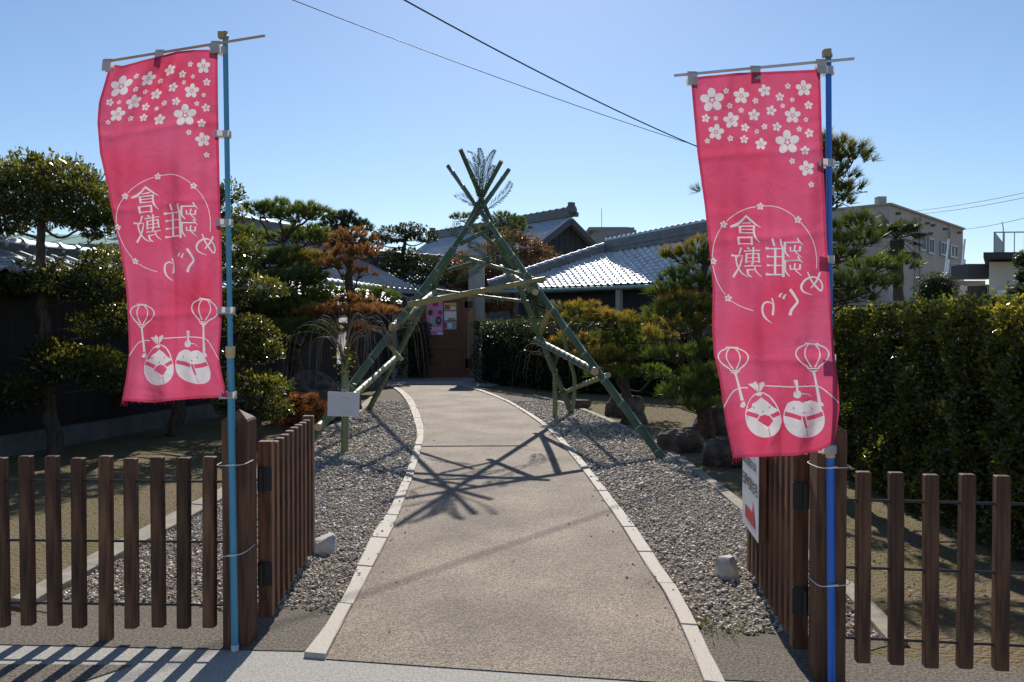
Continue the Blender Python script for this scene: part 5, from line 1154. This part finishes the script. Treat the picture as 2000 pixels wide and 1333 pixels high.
mb.hexa([(wd * 0 - wn_ * .62 + U * 2.20), (wd * wl - wn_ * .62 + U * 2.20), (wd * wl + wn_ * .62 + U * 2.20), (wd * 0 + wn_ * .62 + U * 2.20)], [(-wn_ * .03 + U * zr), (wd * wl - wn_ * .03 + U * zr), (wd * wl + wn_ * .03 + U * zr), (wn_ * .03 + U * zr)]); mb.build('coping_deck', M['board_black'], wall)
# pantiles of the coping, garden side: three rows
tl = MB(); prof = [(0, .018), (.12, .045), (.25, .048), (.4, .018), (.6, .004), (.8, .004), (1, .018)]; n = len(prof); wdt, ln = .26, .24
sl = (wn_ * .6 - U * .29).normalized(); nn = wd.cross(sl).normalized(); nn = nn if nn.z > 0 else -nn
lo_ = [wd * (u * wdt) + sl * ln + nn * (h + .036) for u, h in prof]; hi_ = [wd * (u * wdt) + nn * (h + .006) for u, h in prof]; bt = [p - nn * .03 for p in lo_]
tl.add(lo_ + hi_ + bt, [(i, i + 1, n + i + 1, n + i) for i in range(n - 1)] + [(2 * n + i, 2 * n + i + 1, i + 1, i) for i in range(n - 1)]); tl_me = tl.mesh('tile'); tl_me.materials.append(M['tile'])
for i in range(int(wl / wdt)):
    for r in range(3):
        o = link('tile', tl_me, wall); o.location = wd * (i * wdt) + wn_ * .05 + U * (zr - .005) + sl * (r * .225) + nn * rng.uniform(-.002, .003)
for sgn in (1,):
    ridge_stack([w0 + U * (zr - .02), w0 + wd * wl + U * (zr - .02)], .14, .20, wall, w0, M['tile_dark'], M['tile'], .30, .075)

# ---------------------------------------------------------------- wooden gate with posters, pillars
GD = 24.9; gl0 = P(826, 740, GD); gx = gl0.x; S_ = GD / F
gt_ = thing('wooden_gate', 'brown panelled wooden gate leaf with crossed braces and two posters', 'gate', (gx, GD, 0))
gw, gh = 1.42, 2.55
mb = MB(); mb.box((gw / 2, 0, gh / 2 + .02), (gw - .04, .05, gh - .04)); mb.build('leaf', M['door_wood'], gt_)
for (x, w) in ((.06, .12), (gw - .09, .16), (gw / 2 - .04, .10)):
    mb = MB(); hh = gh if w > .1 else .80; mb.box((x, -.045, hh / 2 + .03), (w, .05, hh)); mb.build('stile', M['door_wood'], gt_)
for z, h in ((.12, .22), (.96, .12), (1.42, .10), (gh - .08, .16)):
    mb = MB(); mb.box((gw / 2, -.040, z), (gw - .30, .052, h)); mb.build('rail', M['door_wood'], gt_)
for s in (-1, 1):
    mb = MB(); dv = Vector((1.02, 0, .30 * s)); l = dv.length; dv.normalize(); mb.box((gw / 2 - .02, -.034 + .004 * s, 1.19), (l, .05, .06), 0, (dv, Vector((0, 1, 0)), dv.cross(Vector((0, 1, 0))))); mb.build('brace', M['door_wood'], gt_)
mb = MB(); mb.box((-.05, .02, .42), (.13, .10, .84)); mb.build('iron_shoe', M['iron'], gt_)
mb = MB(); mb.box((-.05, .03, 1.35), (.10, .09, 2.6)); mb.build('jamb', M['door_wood'], gt_)
for hz, hs in ((2.28, (.26, .10, .20)), (.45, (.22, .10, .30))): mb = MB(); mb.box((gw + .02, -.02, hz), hs); mb.build('hinge', M['iron'], gt_)
mb = MB(); mb.box((gw + .13, .02, 1.28), (.13, .16, 2.5)); mb.build('post', M['door_wood_pale'], gt_)
def poster(name, label, x0, x1, y0, y1, cols):
    a, b = P(x0, y1, GD - .09), P(x1, y0, GD - .09); w, h = b.x - a.x, b.z - a.z; org = Vector((a.x, GD - .09, a.z)); r = thing(name, label, 'poster', org)
    mb = MB(); mb.box((w / 2, 0, h / 2), (w, .006, h)); mb.build('sheet', M[cols[0]], r)
    for k, (kind, u, v, du, dv, m) in enumerate(cols[1]):
        mb = MB(); yy = -.0045 - .0012 * (k % 5)
        if kind == 'o': q = [(w * (u + du * math.cos(t)), yy, h * (v + dv * math.sin(t))) for t in (2 * math.pi * i / 20 for i in range(20))]
        else: q = [(w * (u - du), yy, h * (v - dv)), (w * (u + du), yy, h * (v - dv)), (w * (u + du), yy, h * (v + dv)), (w * (u - du), yy, h * (v + dv))]
        mb.add(q, [tuple(range(len(q)))]); mb.build('picture' if kind == 'o' else 'printed_block', M[m], r)
for nm, c in (('pr_pink', (.62, .20, .34)), ('pr_palepink', (.72, .45, .55)), ('pr_red', (.45, .04, .10)), ('pr_navy', (.05, .05, .09)), ('pr_orange', (.50, .22, .05)), ('pr_blue', (.25, .38, .60)), ('pr_white', (.66, .64, .63)), ('pr_teal', (.30, .42, .36)), ('pr_grey', (.33, .32, .31)), ('pr_yellow', (.55, .36, .08)), ('pr_brown', (.22, .10, .06))):
    M[nm] = mat(nm, c, .6, tuple(min(1, x * 1.5) for x in c), 40)
poster('poster', 'pink poster with four oval pictures on the wooden gate', 832.5, 865.5, 588, 655, ('pr_pink', [('r', .55, .90, .17, .06, 'pr_red'), ('o', .25, .68, .17, .12, 'pr_orange'), ('o', .25, .66, .14, .08, 'pr_navy'), ('o', .80, .70, .17, .12, 'pr_blue'), ('o', .82, .66, .13, .08, 'pr_red'), ('o', .36, .42, .17, .13, 'pr_teal'), ('o', .73, .42, .17, .13, 'pr_navy'), ('o', .73, .43, .06, .04, 'pr_yellow'), ('r', .52, .18, .43, .055, 'pr_palepink'), ('o', .25, .18, .09, .03, 'pr_red'), ('r', .44, .17, .05, .025, 'pr_navy'), ('r', .58, .17, .05, .025, 'pr_navy'), ('r', .82, .05, .17, .04, 'pr_white')]))
poster('poster', 'white and brown photo poster beside the pink poster', 867.5, 891.5, 592, 644, ('pr_white', [('r', .5, .86, .5, .135, 'pr_yellow'), ('r', .25, .84, .2, .08, 'pr_brown'), ('r', .75, .80, .2, .05, 'pr_white'), ('r', .5, .70, .5, .018, 'pr_red'), ('r', .62, .385, .3, .05, 'pr_orange'), ('r', .5, .32, .5, .02, 'pr_navy'), ('r', .5, .15, .5, .14, 'pr_grey'), ('r', .45, .14, .2, .10, 'pr_white'), ('r', .12, .15, .1, .1, 'pr_red')]))
def pillar(px0, px1, top, D, label):
    a, b = P(px0, 700, D), P(px1, 700, D); w = b.x - a.x; org = Vector(((a.x + b.x) / 2, D, 0)); zt = P(px0, top, D).z; r = thing('gate_pillar', label, 'pillar', org)
    mb = MB(); mb.box((0, 0, zt / 2), (w, w, zt)); fix = mb.build('shaft', M['pillar'], r)
    mb = MB(); mb.box((0, 0, zt + .06), (w * 1.3, w * 1.3, .16)); mb.box((0, 0, zt + .20), (w * 1.12, w * 1.12, .12)); mb.build('cap', M['pillar'], r)
    mb = MB(); mb.box((0, 0, .10), (w * 1.15, w * 1.15, .2)); mb.build('base', M['pillar'], r)
pillar(916, 946, 500, 25.3, 'square stone pillar at the hinge of the brown wooden gate')
pillar(652, 688, 560, 23.5, 'square stone pillar behind the browned pine')
# white calligraphy banner behind the vase
wb = P(684, 790, 16.0); wb.z = 0; wr = thing('calligraphy_banner', 'narrow white banner with red and violet brushwork behind the bamboo vase', 'banner', wb)
mb = MB(); mb.tube([(0, 0, 0), (0, 0, 2.2)], .012, 8); mb.build('pole', M['iron'], wr)
M['cloth_white'] = cloth_mat('cloth_white', (.72, .71, .72), (.6, .6, .62)); nU, nV = 10, 40; mb = MB()
def wbp(u, v): return Vector((-.16 + .30 * u - .12 * (v > .45) * 0, -.05 + .05 * math.sin(4 * u + 5 * v), 2.10 - 1.25 * v)) + Vector((.02 * math.sin(6 * v), 0, 0))
mb.add([wbp(i / nU - .25, j / nV) for j in range(nV + 1) for i in range(nU + 1)], [(j * (nU + 1) + i, j * (nU + 1) + i + 1, (j + 1) * (nU + 1) + i + 1, (j + 1) * (nU + 1) + i) for j in range(nV) for i in range(nU)]); mb.build('cloth', M['cloth_white'], wr, True)
for k in range(26):
    u, v = (rng.uniform(.30, .62), rng.uniform(.08, .9)) if k % 3 else (rng.uniform(-.15, .1), rng.uniform(.2, .95)); a = rng.uniform(0, 3.1); l = rng.uniform(.03, .07); q = []
    L = [wbp(u + math.cos(a) * l * t * 2.2 + .03 * math.sin(3 * t), v + math.sin(a) * l * t * .5) + Vector((0, -.012, 0)) for t in (-1, -.5, 0, .5, 1)]
    mb = MB(); mb.tube(L, [.006, .012, .014, .011, .004], 6, squash=.25); mb.build('brush_stroke', M['pr_red'] if k % 3 else M['pr_violet'] if 'pr_violet' in M else M.setdefault('pr_violet', mat('pr_violet', (.16, .12, .30), .6)), wr)

# ---------------------------------------------------------------- concrete buildings at the right
def block(name, label, corners, z, m, parapet=.0, cat='building'):
    org = Vector((corners[0][0], corners[0][1], 0)); r = thing(name, label, cat, org); mb = MB(); c = [Vector((x, y, 0)) - org for x, y in corners]
    mb.hexa(c, [p + U * z for p in c]); mb.build('wall', m, r)
    if parapet:
        mb = MB()
        for i in range(4):
            p, q = c[i], c[(i + 1) % 4]; d = (q - p).normalized(); mb.box((p + q) / 2 + U * (z + .05), ((q - p).length + .12, .24, .10), 0, (d, d.cross(U), U))
        mb.build('coping', M['concrete'], r)
    return r, org
A = P(1737, 397, 38.); Bq = P(1881, 446, 38. * 241 / 192.); zt = A.z - .1
d1 = Vector((Bq.x - A.x, Bq.y - A.y, 0)); d1n = d1.normalized(); d2 = Vector((-d1n.y, d1n.x, 0)); d2 = d2 if d2.x < 0 else -d2
bld, org = block('concrete_building', 'beige two-storey concrete building with small windows beyond the hedge', [(A.x, A.y), (Bq.x, Bq.y), (Bq.x + d2.x * 8.3, Bq.y + d2.y * 8.3), (A.x + d2.x * 8.3, A.y + d2.y * 8.3)], zt, M['plaster'], .1)
wnr = Vector((d1n.y, -d1n.x, 0)); wnr = wnr if wnr.y < 0 else -wnr
def on_face(px, py):
    r = ray(px, py); o = Vector((0, 0, CAM_H)); t = (Vector((A.x, A.y, 0)) - o).dot(wnr) / r.dot(wnr); return o + r * t
for x0, x1, y0, y1 in ((1796, 1804.5, 461, 488), (1811, 1821, 466, 494), (1835, 1846.5, 473, 497), (1853.5, 1867, 479, 501)):
    a, b = on_face(x0, y1), on_face(x1, (y0 + y1) / 2); zt_ = on_face(x0, y0).z; w = Vector((b.x - a.x, b.y - a.y, 0)).length; h = zt_ - a.z; c = Vector(((a.x + b.x) / 2, (a.y + b.y) / 2, a.z + h / 2)) - org
    mb = MB(); ax = (d1n, wnr, U)
    for dx, dz, sx, sz in ((-w / 2, 0, .08, h), (w / 2, 0, .08, h), (0, h / 2, w + .08, .08), (0, -h / 2, w + .14, .10), (0, 0, .05, h)): mb.box(c + d1n * dx + U * dz + wnr * .05, (sx, .12 - .02 * (dx == 0), sz), 0, ax)
    wf = mb.build('window', M['grey_metal'], bld); mb = MB(); mb.box(c + wnr * .02, (w, .04, h), 0, ax); mb.build('pane', M['glass'], wf)
for px in (1786, 1795, 1852):
    a, b = on_face(px, 425 if px != 1852 else 440), on_face(px, 592); mb = MB(); mb.tube([Vector((a.x, a.y, a.z)) - org + wnr * .08, Vector((a.x, a.y, .1)) - org + wnr * .08], .045, 8); mb.build('drainpipe', M['concrete'], bld, True)
for px, py in ((1807, 437), (1813, 457), (1750, 418), (1842, 448), (1870, 455), (1818, 441)):
    a = on_face(px, py) - org; mb = MB(); mb.tube([a, a + wnr * .2, a + wnr * .22], [.07, .07, .05], 10); mb.build('vent', M['pillar_grey'], bld, True)
a = on_face(1737, 400) - org; mb = MB(); mb.box(a + d2 * .5 + d1n * .3 + U * .2, (.4, .4, .5)); mb.build('roof_box', M['plaster'], bld)
mb = MB(); mb.box(Vector((0, 0, zt / 2)) + d2 * 1.7 + wnr * .0 - d1n * .12, (.5, .8, zt)); mb.build('pilaster', M['plaster'], bld)
# low cream building with railed flat roof
LD = 24.; c0 = P(1931, 600, LD); fx0 = c0.x
low, lo = block('flat_roof_building', 'low cream building with railed flat roof and an air conditioner', [(fx0, LD), (fx0 + 7, LD - .6), (fx0 + 10.6, LD + 5.4), (fx0 + 3.9, LD + 6)], P(1931, 512, LD).z, M['cream'])
zt = P(1931, 508, LD).z; mb = MB(); q4 = [(-.62, -.75), (7.4, -1.3), (11.2, 6), (3.9, 6.6)]; mb.hexa([(x, y, zt) for x, y in q4], [(x, y, zt + .16) for x, y in q4]); mb.build('roof_slab', M['board_blue'], low)
def railing(name, pts, h, step, parent, m, r=.018, mid=()):
    for a, b in zip(pts, pts[1:]):
        a, b = Vector(a), Vector(b); L = (b - a).length; mb = MB(); mb.tube([a + U * h, b + U * h], r * 1.3, 6)
        for f in mid: mb.tube([a + U * h * f, b + U * h * f], r, 6)
        mb.build('rail', m, parent)
        n = max(1, int(L / step))
        for i in range(n + 1):
            p = a.lerp(b, i / n); mb = MB(); mb.tube([p, p + U * h], r, 6); mb.build('baluster', m, parent)
railing('railing', [(2.0, 2.6, zt + .16), (-.1, -.4, zt + .16), (6.8, -.9, zt + .16)], .62, .28, low, M['grey_metal'], .014)
mb = MB(); q = P(1959, 497, LD + .5) - lo; mb.tube([q, q + U * .8, q + U * 1.0 + Vector((-.04, 0, 0))], [.02, .015, .01], 6); mb.build('antenna', M['grey_metal'], low)
ac = P(1967, 592, LD - .35); acr = thing('air_conditioner', 'white outdoor air conditioner unit against the cream wall', 'air conditioner', (ac.x, ac.y, ac.z - .02))
mb = MB(); mb.box((0, 0, .20), (.46, .26, .40)); mb.build('casing', M['white'], acr)
mb = MB(); mb.tube([(-.03, -.131, .20), (-.03, -.136, .20)], .165, 20); mb.build('fan_grille', M['iron'], acr)
mb = MB(); mb.tube([(-.03, -.138, .20), (-.03, -.144, .20)], .045, 12); mb.build('hub', M['grey_metal'], acr)
mb = MB(); mb.box((0, .02, -(ac.z - .02) / 2), (.40, .3, ac.z - .04)); mb.build('stand', M['concrete'], acr)
# dark canopy link, balcony, white stair
dk = P(1895, 545, 27.); cn = thing('entrance_canopy', 'dark flat canopy and slatted balcony beside the cream building', 'canopy', (dk.x, dk.y, 0))
z0, z1 = P(1895, 545, 27.).z, P(1895, 518, 27.).z
mb = MB(); mb.box((.2, .0, (z0 + z1) / 2), (1.15, 1.0, z1 - z0)); mb.build('canopy_slab', M['pillar_grey'], cn)
mb = MB(); mb.box((.5, 1.2, z0 / 2), (1.4, .1, z0)); mb.build('back_wall', M['plaster'], cn)
mb = MB(); mb.box((.4, 1.12, z0 - .55), (.5, .06, .8)); mb.build('window', M['white'], cn)
zb0, zb1 = P(1895, 598, 26.).z, P(1895, 559, 26.).z
for i in range(16):
    mb = MB(); mb.box((-.62 + i * .095, -1, (zb0 + zb1) / 2 - .15), (.075, .03, zb1 - zb0 + .3)); mb.build('slat', M['board_blue'], cn)
mb = MB(); mb.box((.1, -.97, zb1 + .02), (1.5, .06, .05)); mb.build('handrail', M['grey_metal'], cn)
mb = MB(); mb.box((.1, .4, zb0 / 2), (1.5, 2.6, zb0)); mb.build('terrace', M['concrete'], cn)
st0, st1 = P(1832, 560, 29.), P(1868, 488, 31.); sr = thing('outside_stair', 'white steel outside stair leading to the flat roof', 'stair', (st0.x, st0.y, 0))
for dx in (0, .62):
    mb = MB(); mb.tube([Vector((dx, 0, 0)), Vector((st1.x - st0.x - .3 + dx, st1.y - st0.y, st1.z - .4))], .05, 6); mb.build('stringer', M['white'], sr)
    mb = MB(); mb.tube([Vector((dx, 0, .8)), Vector((st1.x - st0.x - .3 + dx, st1.y - st0.y, st1.z + .4))], .04, 6); mb.build('handrail', M['white'], sr)
for i in range(12):
    t = (i + .5) / 12; mb = MB(); mb.box(Vector(((st1.x - st0.x - .3) * t + .31, (st1.y - st0.y) * t, (st1.z - .4) * t)), (.64, .24, .03)); mb.build('step', M['grey_metal'], sr)
# far concrete block with mast
fb, fo = block('apartment_block', 'far grey concrete block with roof box and mast', [(P(1160, 600, 85).x, 85), (P(1212, 600, 85).x, 83), (P(1212, 600, 85).x + 4, 95), (P(1160, 600, 85).x, 97)], P(1165, 450, 85).z, M['pillar_far'] if 'pillar_far' in M else M.setdefault('pillar_far', mat('pillar_far', (.24, .25, .27), .9)))
mb = MB(); zf = P(1165, 450, 85).z; mb.box((1.5, 2, zf + .1), (4.2, 5, .35)); mb.box((3.2, 4, zf - .3), (2.2, 8, 1.2)); mb.box((3.3, 1, zf * .5 - .2), (1.8, 6, zf)); mb.build('roof_box', M['pillar_far'], fb)
for k in range(3):
    mb = MB(); mb.box((2.62 + .7 * k, -2.02, zf - .9), (.4, .1, .7)); mb.build('window', M['glass'], fb)
mb = MB(); q = P(1175, 448, 85) - fo; mb.tube([q, q + U * 2.2], .03, 5); mb.build('mast', M['grey_metal'], fb)
# low garden wall ledge behind the big hedge
lw = P(1700, 606, 20.); lr = thing('ledge_wall', 'low stone ledge wall between the hedge and the beige building', 'wall', (lw.x, lw.y, 0))
mb = MB(); mb.box((-1, 0, .85), (9.0, .25, 1.7)); mb.build('wall', M['pillar'], lr)
mb = MB(); mb.box((.2, -.05, P(1700, 593, 20.).z - .0), (2.0, .6, .10)); mb.box((.2, 0, P(1700, 593, 20.).z / 2), (.12, .12, P(1700, 593, 20.).z - .1)); mb.build('ledge', M['concrete'], lr)

# ---------------------------------------------------------------- overhead cables
def cable(a, b, sag, r, label, n=40):
    a, b = Vector(a), Vector(b); mb = MB(); mid = a.lerp(b, .5); pts = []
    for i in range(n + 1):
        t = i / n; p = a.lerp(b, t); p.z -= sag * 4 * t * (1 - t); pts.append(p - a)
    mb.tube(pts, r, 6); o = mb.build('overhead_cable', M['cable'], None, True); o.location = a; tag(o, label, 'cable', 'overhead cables')
pA, pB = P(930, 61, 13.4), P(1122, 153, 15.2); dv = pB - pA
cable(pA - dv * 4.0 + U * .9, pA + dv * 6.0 + U * .35, .85, .013, 'thicker black overhead cable crossing behind the right banner')
pA, pB = P(720, 34, 14.5), P(1200, 210, 19.); dv = pB - pA
cable(pA - dv * 1.6 + U * .3, pA + dv * 3.0 + U * .25, .55, .008, 'thin overhead cable running below the thicker black one')
for i, (x0, y0, x1, y1, lb_) in enumerate(((1790, 412, 2010, 372, 'top one'), (1800, 418, 2010, 382, 'middle one'), (1878, 449, 2010, 418, 'lowest one'))):
    cable(P(x0, y0, 47), P(x1 + 60, y1 - 11, 34), .12, .014, 'thin wire to the beige concrete building, the ' + lb_ + ' of three')
